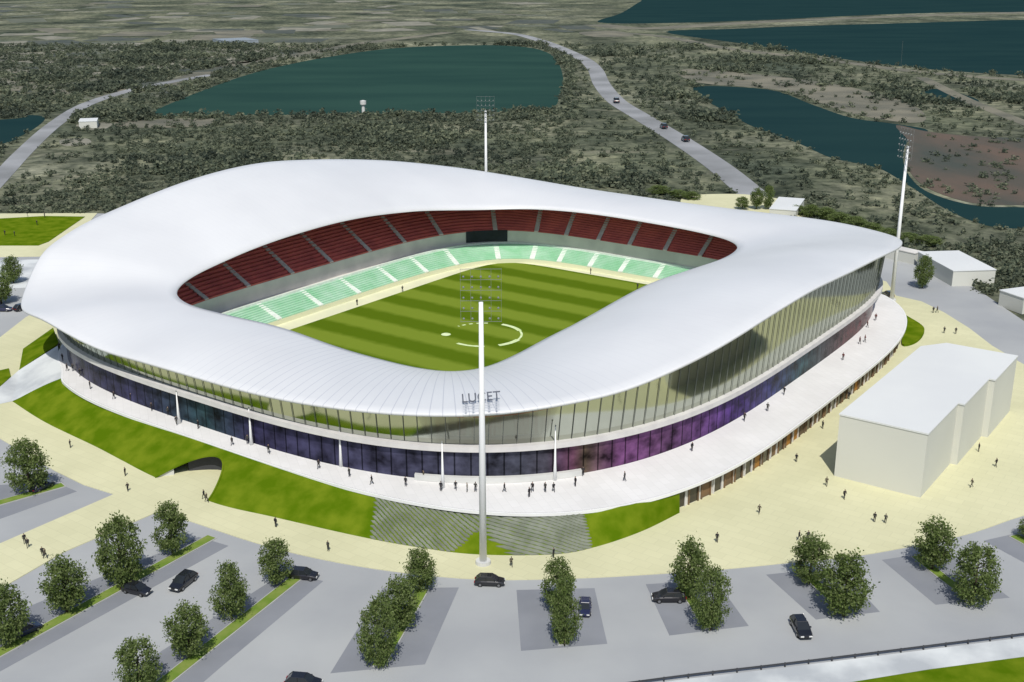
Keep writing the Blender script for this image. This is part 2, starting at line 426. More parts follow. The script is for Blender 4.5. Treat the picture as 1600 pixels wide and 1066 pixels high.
EAVE = ring((81, 80.2), 86.6, 3.2, (4.9, 4.4))
INN = ring((44, 47.2), 62.2, 3.2, (5.5, 5.5))
EZ = table([(-72, -69.5, 19.3), (-43, -85, 16.8), (-35, -86, 15.9), (-27, -86, 15.2), (-12, -87, 15.3), (1, -87, 15.4), (13, -86, 15.5), (25, -86, 15.9), (37, -84, 16.6), (53, -79, 17.6), (59, -75, 18.1), (67, -67, 19.2), (72, -60, 19.9), (76, -52, 21.2), (79, -40, 22.8), (80, -25, 24.4), (81, -9, 25.1), (81, 17, 24.3),
            (80, 40, 23.2), (77, 60, 21.2), (66, 78, 19.2), (52, 84, 19.0), (23, 86, 18.4), (-7, 87, 18.5), (-29, 86, 19.1), (-49, 81, 21), (-65, 69, 24), (-75, 51, 27.3), (-80, 28, 30.3), (-80, 5, 32.2), (-80, -17, 31.2), (-80, -38, 28.2), (-77, -58, 24.4), (-73, -67, 21.2)], EAVE)
IZ = table([(-34, -60, 16.7), (-18, -62, 17.0), (0, -62, 17.2), (13, -62, 16.0), (22, -60, 14.9), (29, -57, 13.6), (32, -54, 13.0), (36, -50, 12.9), (37, -47, 13.2), (39, -43, 14.2), (42, -36, 16.1), (43, -27, 17.3), (44, -4, 19.3), (44, 20, 18.4),
            (43.5, 42, 17.2), (41, 54, 17.0), (31, 60, 17.0), (17, 62, 17.4), (-4, 62, 17.8), (-23, 60, 17.6), (-37, 51, 17.4), (-46, 28, 19.7), (-47, 9, 21.1), (-47, -10, 21.2), (-47, -27, 20.2), (-46, -44, 18.4), (-41, -56, 17.2)], INN)
# roof: curved upper sheet, rounded eave fascia, soffit
rows = []; K = 16
_ra = np.degrees(np.arctan2(EAVE[:, 1], EAVE[:, 0])); BUL = 1.4 + 1.3 * np.clip((48 - np.abs(_ra + 2)) / 25, 0, 1)     # extra arch on the right side, shaped so its inner half shades darker
for _ in range(30): BUL = (np.roll(BUL, 1) + 2 * BUL + np.roll(BUL, -1)) / 4
for k in range(K + 1):
    t = k / K; z = IZ + (EZ - IZ) * t + BUL * 4 * t * (1 - t)
    rows.append(np.c_[INN + (EAVE - INN) * t, z])
top = [np.c_[INN - (EAVE - INN) * .003, IZ - .55]] + rows
edge = np.c_[EAVE + (EAVE - INN) * .008, EZ - .18]
edge2 = np.c_[EAVE + (EAVE - INN) * .006, EZ - .55]
edge3 = np.c_[EAVE - (EAVE - INN) * .02, EZ - .72]
roof = strip('roof', top + [edge, edge2, edge3], 'roof_sheet', ST)
sa = roof.data.attributes.new('seam', 'FLOAT', 'POINT')           # ribbed panels at the near corner, nearly flush ones elsewhere
_rp = np.degrees(np.arctan2(EAVE[:, 1], EAVE[:, 0])); _sv = np.clip(1 - (np.abs(_rp + 66) - 14) / 16, .12, 1)
sa.data.foreach_set('value', np.tile(_sv, len(top) + 3))
mid = INN + (EAVE - INN) * .5
strip('soffit', [top[0] - [0, 0, .02], np.c_[mid, (IZ + EZ) / 2 + .2], edge3 - [0, 0, .02]], 'soffit', ST, flip=True)

# upper glazing
BAND = ring(77.2, 83.9, 2.95, (4.8, 3.4))
ZB = 9.9
GT = BAND + (EAVE - BAND) * .25
strip('glazing', [row(BAND, ZB + .45), np.c_[BAND + (GT - BAND) * .5, ZB + .45 + (EZ - .8 - ZB - .45) * .5], np.c_[GT, EZ - .75]], 'glass', ST)
INR = ring(74.2, 80.7, 2.95, (4.6, 3.3))
strip('interior_wall', [row(INR, ZB + .5), np.c_[INR, np.minimum(EZ, 28) - 1.2]], 'inner', ST)
strip('gallery_floor', [row(INR, ZB + .46), row(BAND, ZB + .46)], 'floor_in', ST)
BO = ring(78.2, 84.9, 2.95, (4.8, 3.4))
strip('floor_band', [row(ring(74.6, 81.1, 2.95, (4.6, 3.3)), ZB - .5), row(BO, ZB - .5), row(BO, ZB + .42), row(BAND - NOR * .05, ZB + .44)], 'band', ST, smooth=False, flip=True)
# mullions every ~2.4 m
step = 2.4; tot = ARC[-1]; vis = []; hid = MB()
def gl_pt(s, t):
    i = int(np.searchsorted(ARC, s) - 1) % N; j = (i + 1) % N
    f = (s - ARC[i]) / max(1e-6, (ARC[j] - ARC[i]) if j else 1)
    b = BAND[i] * (1 - f) + BAND[j] * f; g = GT[i] * (1 - f) + GT[j] * f; z = EZ[i] * (1 - f) + EZ[j] * f
    o = NOR[i] * .09
    return Vector((*(b + (g - b) * t + o), ZB + .45 + (z - .8 - ZB - .45) * t))
ss = [k * step for k in range(int(tot / step))]
def seen(s):
    p = gl_pt(s, .5); q = W(p.x, p.y); i = int(np.searchsorted(ARC, s) - 1) % N
    nn = ux * NOR[i][0] + vx * NOR[i][1]
    return nn.dot(-q.to_2d())
order = sorted(ss, key=lambda s: -seen(s))
order = [s for s in order if seen(s) > 0]; order.sort(key=lambda s: W(*gl_pt(s, .5).to_2d()).y)
show = set(order[:95])
for s in ss:
    mb = MB() if s in show else hid
    i = int(np.searchsorted(ARC, s) - 1) % N; tq = Vector((*_t[i], 0)) * .04; oq = Vector((*NOR[i], 0)) * .08
    a, b = gl_pt(s, 0), gl_pt(s, 1)
    mb.add([a - tq, a + tq, a + tq + oq, a - tq + oq, b - tq, b + tq, b + tq + oq, b - tq + oq], [(0, 1, 2, 3), (7, 6, 5, 4), (0, 4, 5, 1), (1, 5, 6, 2), (2, 6, 7, 3), (3, 7, 4, 0)])
    if s in show: mb.build('mullion', 'mullion', ST)
tag(hid.build('mullion', 'mullion', ST), kind='stuff')

# ground floor
ZP = 4.0
GF = ring(77.0, 83.6, 3.05, (4.6, 3.4))
gf = strip('ground_floor_glazing', [row(GF, ZP), row(GF, ZP + 3), row(GF, ZB - .5)], 'ground_windows', ST, smooth=False)
me = gf.data; l = me.uv_layers[0]
for lp, d in zip(me.loops, l.data):
    p = me.vertices[lp.vertex_index].co
    # x: a position along the wall from the far left round the front corner to the right end
    ph = (math.atan2(p.y, p.x) + math.pi) / (2 * math.pi)
    d.uv = (ph, p.z)
mpn = [x for x in MATS['ground_windows'].node_tree.nodes if x.type == 'MAPPING'][0]; mpn.inputs['Scale'].default_value = (170, .38, 1)
cr = SHOP['ramp']; cr.interpolation = 'LINEAR'
def stop(u, v): return (math.atan2(v, u) + math.pi) / (2 * math.pi)
stops = [(-77, -60, (.035, .035, .05)), (-20, -83, (.022, .022, .05)), (0, -83, (.016, .035, .04)), (12, -83, (.022, .02, .05)), (44, -77, (.035, .035, .06)), (60, -69, (.04, .042, .058)),
         (63.5, -65, (.05, .045, .06)), (65, -63.5, (.075, .022, .06)), (67.5, -61, (.06, .045, .03)), (71, -55, (.11, .042, .115)), (74.5, -45, (.075, .035, .08)), (76.3, -36, (.075, .032, .105)), (77, -25, (.045, .022, .11)), (77, -8, (.025, .03, .085)), (77, 6, (.02, .05, .055)),
         (77, 22, (.04, .03, .033)), (76, 35, (.065, .018, .02)), (75, 55, (.06, .015, .02)), (60, 74, (.03, .03, .04))]
e = cr.elements; e[0].position = 0; e[0].color = (.03, .03, .045, 1); e[1].position = 1; e[1].color = (.03, .03, .045, 1)
for u, v, c in stops:
    k = e.new(stop(u, v)); k.color = (*c, 1)
# long white bench / sill in front of the plain front glazing
ids = [i for i in range(N) if 44 < GF[i][0] < 66 and GF[i][1] < -60]
S1, S2 = GF + NOR * .15, GF + NOR * .9
strip('sill', [row(S1, ZP + .02), row(S2, ZP + .02), row(S2, ZP + .35), row(S2, ZP + 1.0), row(S1, ZP + 1.0)], 'concrete', ST, smooth=False, idx=ids, flip=True)

# podium
POD = ring(86.6, 87.9, 3.8, (3.8, 2.7))
_ap = np.degrees(np.arctan2(POD[:, 1], POD[:, 0])); _cut = np.clip(np.minimum(np.abs(_ap - 52) * 0 + np.where(_ap > 0, _ap - 47, -117.5 - _ap), 5) / 5, 0, 1)[:, None]
POD = POD * (1 - _cut) + (GF + NOR * 1.6) * _cut
GI = ring(70, 77, 3.2, 4.)
strip('podium_deck', [row(GI, ZP - .01), row(POD, ZP - .01)], 'podium', ST, smooth=False, flip=True)
strip('podium_edge', [row(POD + NOR * .02, ZP - .02), row(POD + NOR * .35, ZP - .02), row(POD + NOR * .35, ZP - .5), row(POD - NOR * .3, ZP - .5)], 'white', ST, smooth=False)
PW = POD - NOR * .9
is_right = lambda p: p[0] > 70 and -58 < p[1] < 62
widx = [i for i in range(N) if is_right(POD[i])]
strip('podium_wall', [row(PW, -.3), row(PW, ZP - .4)], 'greywall', ST, smooth=False)
# shop openings along the right podium wall
s0 = None; shop_s = []
a = ring(86.6, 87.9, 3.8, 3.8)
arcw = np.r_[0, np.cumsum(np.linalg.norm(np.diff(PW[widx], axis=0), axis=1))]
def wall_pt(s, off):
    i = min(max(int(np.searchsorted(arcw, s) - 1), 0), len(widx) - 2); f = (s - arcw[i]) / (arcw[i + 1] - arcw[i])
    p = PW[widx[i]] * (1 - f) + PW[widx[i + 1]] * f; q = NOR[widx[i]]
    return Vector((*(p + q * off), 0)), Vector((*_t[widx[i]], 0)), Vector((*q, 0))
s = 1.0; k = 0
while s < arcw[-1] - 3.2:
    wd = 2.3
    m = 'shop_orange' if k in (7, 11, 12, 22) else ('brick' if k in (2, 4, 9, 13, 15, 24) else 'shopdark')
    a0, ta, na = wall_pt(s, .05); b0, _, _ = wall_pt(s + wd, .05)
    mb = MB(); d = Vector((0, 0, 1))
    mb.add([a0 + d * .1, b0 + d * .1, b0 + d * 3.0, a0 + d * 3.0], [(0, 1, 2, 3)])
    sh = mb.build('shop_window', m, ST)
    fr = MB()
    for p0, p1, z0, z1 in ((a0 - ta * .12, a0 + ta * .12, 0, 3.2), (b0 - ta * .12, b0 + ta * .12, 0, 3.2), (a0, b0, 3.0, 3.2)):
        q0, q1 = p0 + na * .2, p1 + na * .2
        fr.add([p0 + d * z0, p1 + d * z0, q1 + d * z0, q0 + d * z0, p0 + d * z1, p1 + d * z1, q1 + d * z1, q0 + d * z1], [(0, 1, 2, 3), (4, 5, 6, 7), (0, 1, 5, 4), (1, 2, 6, 5), (2, 3, 7, 6), (3, 0, 4, 7)])
    fr.build('frame', 'brick' if k % 3 else 'band', sh)
    s += 3.15; k += 1

# stands
def tier(name, a0, b0, z0, a1, b1, z1, nrow, m, n0, n1):
    c0, c1 = ring(a0, b0, n0, n1), ring(a1, b1, n0 + .2, n1); rows = []
    zz1 = z1 if np.isscalar(z1) else z1
    for k in range(nrow):
        t0, t1 = k / nrow, (k + 1) / nrow
        z = z0 + (zz1 - z0) * t1
        rows.append(row(c0 + (c1 - c0) * t0, z)); rows.append(row(c0 + (c1 - c0) * t1, z))
    rows = [row(c0, z0)] + rows
    return strip(name, rows, m, ST, smooth=False, flip=True), c0, c1, zz1
lt, l0, l1, _ = tier('lower_tier', 45.0, 64.6, 1.2, 51.6, 69.0, 4.2, 9, 'seat_green', 4.2, 4.4)
roofz = lambda c: np.array([np.interp(np.hypot(*(p - q)), [0, np.hypot(*(r - q))], [zi, ze]) for p, q, r, zi, ze in zip(c, INN, EAVE, IZ, EZ)])
UB = ring(72.0, 78.5, 3.4, 4.2)
uz = np.minimum(18.5, roofz(UB) - 1.6)
ut, u0, u1, uz = tier('upper_tier', 54.6, 69.4, 7.8, 72.0, 78.5, uz, 16, 'seat_maroon', 4.0, 4.4)
strip('front_wall', [row(l0 - NOR * .05, 0), row(l0 - NOR * .05, 1.25), row(l0 + NOR * .15, 1.25)], 'apron', ST, smooth=False)
strip('tier_rail', [row(l1 + NOR * .02, 4.2), row(l1 + NOR * .02, 4.75), row(l1 + NOR * .5, 4.75), row(l1 + NOR * .5, 4.0)], 'aisle_white', ST, smooth=False, flip=True)
strip('concourse_floor', [row(l1 + NOR * .4, 4.05), row(u0 + NOR * .4, 4.05)], 'greywall', ST, smooth=False, flip=True)
strip('concourse_wall', [row(u0 - NOR * .1, 4.0), row(u0 - NOR * .1, 8.1), row(u0 + NOR * .3, 8.1)], 'greywall', ST, smooth=False, flip=True)
# dark screen panel across the far corner
ids = [i for i in range(N) if (u0[i][0] < -37.5 and u0[i][1] > 54) or (u0[i][0] < -36.5 and u0[i][1] > 62)]
ids = [i for i in range(N) if math.radians(121) < math.atan2(u0[i][1], u0[i][0]) < math.radians(131.5)]
strip('screen', [row(u0 - NOR * .3, 4.9), row(u0 - NOR * .3, 8.3), row(u0 - NOR * .12, 8.3)], 'screen', ST, smooth=False, idx=ids, flip=True)
# aisles
def near_idx(target):
    d = np.linalg.norm(MID - np.array(target), axis=1); return int(np.argmin(d))
ai = set()
for v in (-54, -39, -24, -9, 6, 21, 36, 51):
    ai.add(near_idx((60, v))); ai.add(near_idx((-60, v)))
for u in (-34, -22.8, -11.4, 0, 11.4, 22.8, 34):
    ai.add(near_idx((u, 75))); ai.add(near_idx((u, -75)))
for su in (-1, 1):
    for sv in (-1, 1): ai.add(near_idx((su * 47, sv * 68)))
def aisle(i, c0, c1, z0, z1, nrow, wd, m):
    mb = MB(); tq = Vector((*_t[i], 0)) * wd / 2
    z1 = z1 if np.isscalar(z1) else z1[i]; h = (z1 - z0) / nrow
    a = Vector((*(c0[i] - NOR[i] * .08), z0 + h + .05)); b = Vector((*c1[i], z1 + .12)); dn = Vector((0, 0, -.3))
    mb.add([a - tq, a + tq, b + tq, b - tq, a - tq + dn, a + tq + dn, b + tq + dn, b - tq + dn], [(3, 2, 1, 0), (0, 1, 5, 4), (1, 2, 6, 5), (2, 3, 7, 6), (3, 0, 4, 7)])
    mb.build('aisle', m, lt if m == 'aisle_white' else ut)
for i in sorted(ai):
    aisle(i, l0, l1, 1.2, 4.2, 9, 1.5, 'aisle_white'); aisle(i, u0, u1, 7.8, uz, 16, 1.3, 'aisle_grey')

# raised dark letters on the roof at the near corner
cu = bpy.data.curves.new('lettering', 'FONT'); cu.body = 'LUCET'; cu.size = 2.05; cu.extrude = .10; cu.align_x = 'CENTER'; cu.offset = .01; cu.space_character = 1.02
to = bpy.data.objects.new('lettering', cu); COL.objects.link(to)
bpy.context.view_layer.update()
lm = bpy.data.meshes.new_from_object(to.evaluated_get(bpy.context.evaluated_depsgraph_get())); bpy.data.objects.remove(to)
lm.materials.clear(); lm.materials.append(MATS['ink'])
lo = link('roof_lettering', lm, ST)
lp = at(752, 627, 18.3); q = loc(lp)
lo.location = (q.x, q.y, 18.3); lo.rotation_euler = (R(80), R(-4), -TH + R(3))

# ------------------------------------------------------------------ pitch
def stlab(name, pts, z0, z1, m, label): return slab(name, [W(u, v).to_2d() for u, v in pts], z0, z1, m, label)
def rr(a, b, n, k=120): return [tuple(polar(t, a, b, n, n)) for t in np.linspace(0, 2 * math.pi, k, endpoint=False)]
stlab('pitchside_path', rr(46.5, 66.5, 5), -.3, .04, 'apron', 'pale cream walkway around the pitch')
po = link('pitch', None) if False else None
P = rr(39.7, 61.4, 9)
v = [(u, t, .07) for u, t in P] + [(u, t, -.2) for u, t in P]; n = len(P)
pitch = link('pitch', mesh('pitch', v, [tuple(range(n))] + [(i, i + n, (i + 1) % n + n, (i + 1) % n) for i in range(n)], 'pitch_grass'), None, (CEN.x, CEN.y, 0))
pitch.rotation_euler = (0, 0, TH); tag(pitch, 'green football pitch with mown stripes', 'pitch', kind='structure')
mk = MB(); pc = loc(at(756, 523))
def arc(a0, a1, r, wd, dash=None):
    k = 0; a = a0
    while a < a1:
        b = min(a + 6, a1)
        if not (dash and k % 2):
            q = [(math.cos(R(t)) * rr_, math.sin(R(t)) * rr_) for t, rr_ in ((a, r - wd), (b, r - wd), (b, r + wd), (a, r + wd))]
            mk.add([(pc.x + x * ux.x + 0 * y, pc.y + y, .078) if False else (pc.x + x, pc.y + y, .078) for x, y in q], [(0, 1, 2, 3)])
        a = b; k += 1
e0 = math.degrees(-TH)
arc(e0 + 18, e0 + 62, 9.0, .55); arc(e0 - 66, e0 - 26, 9.0, .62); arc(e0 - 26, e0 + 18, 9.0, .26)
arc(e0 + 85, e0 + 135, 9.0, .33, True); arc(e0 - 132, e0 - 88, 9.0, .45)
ring_pts = [(pc.x + 9.0 * math.cos(R(e0 + 180)) + 1.15 * math.cos(t), pc.y + 9.0 * math.sin(R(e0 + 180)) + 1.15 * math.sin(t), .078) for t in np.linspace(0, 2 * math.pi, 20, endpoint=False)]
mk.add(ring_pts, [tuple(range(20))])
cm = mk.build('centre_circle_marking', 'paint_line', None); cm.location = (CEN.x, CEN.y, 0); cm.rotation_euler = (0, 0, TH)
tag(cm, 'broken white painted centre circle on the pitch', 'marking', kind='structure')

# ------------------------------------------------------------------ ground of the site
tv = []; tf = []
gx = [-9000, -4000, -2000, -1000, -500, 0, 500, 1000, 2000, 4000, 9000]; gy = [-600, -200, 100, 300, 600, 900, 1300, 1800, 2600, 5000, 14000]
for y in gy:
    for x in gx: tv.append((x, y, -.55))
for j in range(len(gy) - 1):
    for i in range(len(gx) - 1): tf.append((j * 11 + i, j * 11 + i + 1, (j + 1) * 11 + i + 1, (j + 1) * 11 + i))
tag(link('terrain', mesh('terrain', tv, tf, 'heath')), 'flat scrubby heath stretching to the horizon', 'terrain', kind='structure')

SITE = px([(-500, 336), (150, 333), (760, 347), (1180, 352), (1398, 392), (1432, 394), (1500, 433), (1600, 501), (1720, 575), (2300, 940), (2300, 1500), (-900, 1500)])
slab('car_park', SITE, -.7, -.12, 'asphalt', 'light grey asphalt car park and road')
edge_front = [(1900, 745), (1700, 781), (1600, 805), (1520, 832), (1440, 850), (1340, 868), (1250, 877), (1130, 889), (1000, 898), (900, 903), (755, 905), (620, 893), (500, 873), (400, 848), (300, 815)]
PLAZA = px([(75, 476), (100, 440), (250, 385), (500, 362), (760, 356), (1000, 362), (1200, 385), (1385, 440), (1400, 462), (1440, 471), (1475, 488), (1515, 513), (1550, 540), (1592, 565), (1650, 596), (1900, 728)]) \
    + [p for p in smooth_poly(px(edge_front), 4, False)] \
    + px([(245, 800), (100, 862), (0, 920), (-300, 1055), (-300, 985), (0, 849), (178, 772), (130, 757), (85, 735), (0, 685), (-100, 626), (-100, 598), (0, 527), (40, 496)])
slab('plaza', PLAZA, -.5, 0, 'paving', 'pale cream paved plaza around the stadium')
slab('plaza', px([(-500, 336), (152, 333), (135, 352), (90, 400), (-500, 410)]), -.5, .0, 'paving', 'cream paved path around the far left lawn')
slab('lawn', px([(-500, 350), (0, 342), (70, 338), (133, 339), (108, 356), (76, 378), (60, 384), (-500, 384)]), -.3, .12, 'lawn', 'bright green lawn at the far left edge')
slab('paving', px([(-300, 412), (66, 405), (66, 448), (-300, 462)]), -.3, -.06, 'sidewalk', 'pale paving behind the left trees')
slab('sidewalk', smooth_poly(px([(930, 1082), (1000, 1071), (1080, 1060), (1200, 1046), (1330, 1030), (1450, 1015), (1600, 996), (2000, 945)]), 3, False) + px([(2000, 980), (1600, 1026), (1450, 1046), (1310, 1069), (1200, 1090), (1000, 1120)]), -.4, 0, 'sidewalk', 'pale worn pavement beside the lower right road')
slab('lawn', px([(2000, 982), (1600, 1027), (1450, 1047), (1310, 1070), (1200, 1091), (1200, 1200), (2000, 1200)]), -.4, .06, 'lawn', 'bright green grass in the lower right corner')

# parking bays (darker surface) with a grass strip
BAYS = {
 'A': [(598, 918), (717, 917), (664, 1037), (516, 1051)], 'B': [(807, 921), (929, 918), (949, 1005), (814, 1016)],
 'C': [(1009, 912), (1118, 905), (1170, 977), (1046, 992)], 'D': [(1197, 897), (1310, 885), (1375, 955), (1275, 967)],
 'E': [(1378, 874), (1478, 858), (1578, 933), (1462, 944)], 'F': [(1537, 844), (1625, 824), (1760, 905), (1650, 905)],
 'G': [(310, 838), (357, 852), (0, 1048), (-200, 1158), (-330, 1110), (0, 965)],
 'H': [(445, 893), (505, 907), (350, 1037), (300, 1080), (190, 1170), (90, 1170), (215, 1040)],
 'I': [(85, 752), (120, 767), (0, 810), (-150, 862), (-150, 795), (0, 757)]}
lab = {'A': 'behind the three trees left of the mast', 'B': 'right of the near mast', 'C': 'below the plaza, third from the mast', 'D': 'beside the lone parked car at right',
       'E': 'under the two trees at far right', 'F': 'at the far right edge', 'G': 'long left one with four trees', 'H': 'long one left of the middle', 'I': 'small one at the left edge'}
for k, q in BAYS.items():
    slab('parking_bay', px(q), -.3, -.105, 'pad', 'dark grey parking bay surface, ' + lab[k])
def grass_strip(a, b, wd, label):
    p, q = at(*a).to_2d(), at(*b).to_2d(); d = (q - p).normalized(); nn = Vector((-d.y, d.x)) * wd / 2
    slab('verge', [p - nn - d * .3 * 0, q - nn, q + nn, p + nn], -.3, .02, 'kerb', label.replace('grass', 'kerb around the grass'))
    nn = nn * .82
    slab('verge', [p - nn + d * .2, q - nn - d * .2, q + nn - d * .2, p + nn + d * .2], -.3, .07, 'verge', label)
grass_strip((332, 838), (-120, 1085), 2.0, 'narrow grass strip under the row of four left trees')
grass_strip((474, 894), (130, 1165), 2.0, 'narrow grass strip under the second row of trees from the left')
grass_strip((100, 757), (-150, 828), 2.0, 'narrow grass strip at the left edge')
grass_strip((661, 920), (590, 1042), 1.9, 'narrow grass strip under the three trees left of the mast')
grass_strip((868, 922), (882, 1008), 1.7, 'narrow grass strip under the two trees right of the mast')
grass_strip((1065, 912), (1108, 982), 1.7, 'narrow grass strip in the third bay right of the mast')
grass_strip((1255, 893), (1326, 960), 1.7, 'narrow grass strip in the fourth bay right of the mast')
grass_strip((1430, 868), (1520, 938), 1.7, 'narrow grass strip in the fifth bay right of the mast')
grass_strip((1583, 836), (1700, 900), 1.9, 'narrow grass strip at the right edge')

# ------------------------------------------------------------------ grass bank under the podium
bt = [(-44.8, -82.6), (-30.2, -85.0), (-17.7, -86.8), (-7.6, -87.6), (2, -88.1), (17.4, -88.0), (29.1, -87.3), (40.4, -85.6), (48.9, -83.2), (58.1, -79.9), (69, -74.5), (73.7, -70.8), (78.2, -66), (82.0, -56.5)]
bb = [(-50.6, -90.9), (-35.5, -93.6), (-17.4, -95.2), (-8, -96.3), (1.9, -97.4), (18, -98.2), (30.5, -96.0), (45.7, -93.0), (55.3, -90.4), (64, -87.0), (73.4, -80.3), (77.4, -74.6), (80.6, -66.0), (82.4, -56.8)]
def spl(pts, n):
    q = smooth_poly(pts, 24, False); a = np.array([[p.x, p.y] for p in q]); s = np.r_[0, np.cumsum(np.linalg.norm(np.diff(a, axis=0), axis=1))]
    t = np.linspace(0, s[-1], n); return np.c_[np.interp(t, s, a[:, 0]), np.interp(t, s, a[:, 1])]
def spl_c(pts, n):   # keep the control-point correspondence
    q = smooth_poly(pts, 40, False); a = np.array([[p.x, p.y] for p in q]); return a[np.linspace(0, len(a) - 1, n).round().astype(int)]
NB = 521; BT, BB = spl_c(bt, NB), spl_c(bb, NB)
def bank(i, t):
    p = BT[i] * (1 - t) + BB[i] * t
    return Vector((p[0], p[1], (ZP - .12) * (1 - t) ** 1.15 * (1 + .5 * t) - .02 * t))
# the tunnel mouth: the lower part of the bank is cut back along an arch
i0, i1 = None, None
for i in range(NB):
    if i0 is None and BB[i][0] > 2.5: i0 = i
    if BB[i][0] < 17.5: i1 = i
def cut(i):
    if not (i0 < i < i1): return 1.0
    x = (i - i0) / (i1 - i0)
    return 1 - .80 * math.sin(math.pi * x ** 1.25) ** .75
nt_ = 10; v = []; f = []
for i in range(NB):
    te = cut(i)
    for k in range(nt_ + 1): v.append(bank(i, te * k / nt_))
for i in range(NB - 1):
    for k in range(nt_):
        a = i * (nt_ + 1) + k; f.append((a, a + 1, a + nt_ + 2, a + nt_ + 1))
gb = link('grass_bank', mesh('grass_bank', v, f, 'lawn', True), None, (CEN.x, CEN.y, 0)); gb.rotation_euler = (0, 0, TH)
tag(gb, 'curved green grass bank below the white podium', 'bank', kind='structure')
# retaining wall with the dark arch opening
tw = empty('tunnel_entrance', (CEN.x, CEN.y, 0), TH, 'arched tunnel mouth cut into the green bank', 'tunnel')
lip = MB(); wl = MB()
for i in range(i0, i1):
    a, b = bank(i, cut(i)), bank(i + 1, cut(i + 1)); x = (i - i0) / (i1 - i0)
    ca = Vector((a.x, a.y, 0)); cb = Vector((b.x, b.y, 0)); up = Vector((0, 0, .14))
    if x < .13:
        wl.add([ca, cb, b, a], [(0, 1, 2, 3)])
    d = (b - a); nn = Vector((d.y, -d.x, 0)).normalized() * .28
    lip.add([a, b, b + up, a + up, a + nn, b + nn, b + nn + up, a + nn + up], [(3, 2, 6, 7), (7, 6, 5, 4), (0, 3, 2, 1)])
wl.build('retaining_wall', 'concrete', tw); lip.build('arch_lip', 'lawn', tw)
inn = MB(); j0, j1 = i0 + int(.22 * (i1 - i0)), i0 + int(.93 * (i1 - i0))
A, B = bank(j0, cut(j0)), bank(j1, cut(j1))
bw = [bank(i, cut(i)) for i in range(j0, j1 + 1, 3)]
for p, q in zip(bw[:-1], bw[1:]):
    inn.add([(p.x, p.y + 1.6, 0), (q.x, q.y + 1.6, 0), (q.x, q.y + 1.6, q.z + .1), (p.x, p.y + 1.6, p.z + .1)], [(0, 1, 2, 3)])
inn.build('tunnel_dark_sheet', 'darkgrey', tw)  # dark sheet set close behind the lip, standing in for the tunnel's shade

# striped step terraces on the bank at the near corner
def bank_i(u): return int(np.argmin(np.abs(BT[:, 0] - u)))
tb = MB()
def band_strip(fn, tmin, tmax, wd, inside):
    pts = []
    for t in np.linspace(tmin, tmax, 70):
        s = fn(t)
        pts.append((s, t))
    for (sa, ta), (sb, tb_) in zip(pts[:-1], pts[1:]):
        if not (inside(sa, ta) and inside(sb, tb_)): continue
        def P3(s, t, dz):
            i = min(max(int(round(s)), 0), NB - 1); q = bank(i, t); return Vector((q.x, q.y, q.z + dz))
        q = [P3(sa, ta, .10), P3(sb, tb_, .10), P3(sb + wd, tb_, .22), P3(sa + wd, ta, .22)]
        lo_ = [P3(sa, ta, -.2), P3(sb, tb_, -.2), P3(sb + wd, tb_, -.2), P3(sa + wd, ta, -.2)]
        tb.add(q + lo_, [(0, 1, 2, 3), (4, 0, 3, 7), (1, 5, 6, 2), (3, 2, 6, 7), (0, 4, 5, 1)])
iL, iR = bank_i(42.5), bank_i(72.8); iM = (bank_i(58) + bank_i(60)) // 2
def in_tri(s, t): return t > .56 and abs(s - iM + 2) < (t - .56) / .44 * 16 
def insideL(s, t): return iL - 3 * t <= s < iM + 1 and not in_tri(s, t)
def insideR(s, t): return iM + 1 <= s < iR + 4 * t and not in_tri(s, t)
dens = 4.4
for k in range(-14, 30):
    s0 = iL + k * dens
    band_strip(lambda t, s0=s0: s0 + t * 44, 0.10, 1.0, 2.3, insideL)
for k in range(-24, 26):
    s0 = iM + k * 7.5
    band_strip(lambda t, s0=s0: s0 + t * 100, 0.10, 1.0, 4.2, insideR)
to_ = tb.build('terrace_steps', 'terrace_slab', None); to_.location = (CEN.x, CEN.y, 0); to_.rotation_euler = (0, 0, TH)
tag(to_, 'grey stone steps striped diagonally across the grass bank', 'steps', kind='structure')

# small bank at the right end and the ramp at the left end
slab('lawn', smooth_poly(px([(1409, 540), (1412, 515), (1408, 494), (1425, 501), (1443, 514), (1441, 527), (1428, 538)]), 4), -.3, .5, 'lawn', 'small green lawn patch at the right end of the podium')
rp_ = MB(); a, b = Vector((*BT[0], ZP - .03)), Vector((*BB[0], .02))
La, Lb = W(*BT[0]), W(*BB[0])
tl = loc(at(90, 540, ZP)); far = loc(at(30, 578, 1.)); far2 = loc(at(-40, 640, 0)); 
rp_.add([(BT[0][0], BT[0][1], ZP - .03), (tl.x, tl.y, ZP - .03), (far.x, far.y, 1.0), (far2.x, far2.y, .03), (BB[0][0], BB[0][1], .03)], [(4, 3, 2, 1, 0)])
ro = rp_.build('ramp', 'sidewalk', None); ro.location = (CEN.x, CEN.y, 0); ro.rotation_euler = (0, 0, TH)
tag(ro, 'broad pale ramp from the plaza up to the left end of the podium', 'ramp', kind='structure')
g1 = MB(); pts = [at(92, 536, ZP), at(83, 512, 2.0), at(36, 545, 1.2), at(30, 578, 1.05)]
g1.add(pts + [Vector((p.x, p.y, -.2)) for p in pts], [(0, 1, 2, 3), (0, 4, 5, 1), (1, 5, 6, 2), (2, 6, 7, 3), (3, 7, 4, 0)])
tag(g1.build('grass_bank', 'lawn', None), 'small wedge of grass beside the left ramp', 'bank', kind='structure')
slab('lawn', px([(-60, 620), (-20, 585), (14, 577), (17, 590), (0, 606)]), -.3, .25, 'lawn', 'scrap of lawn at the left edge below the ramp')

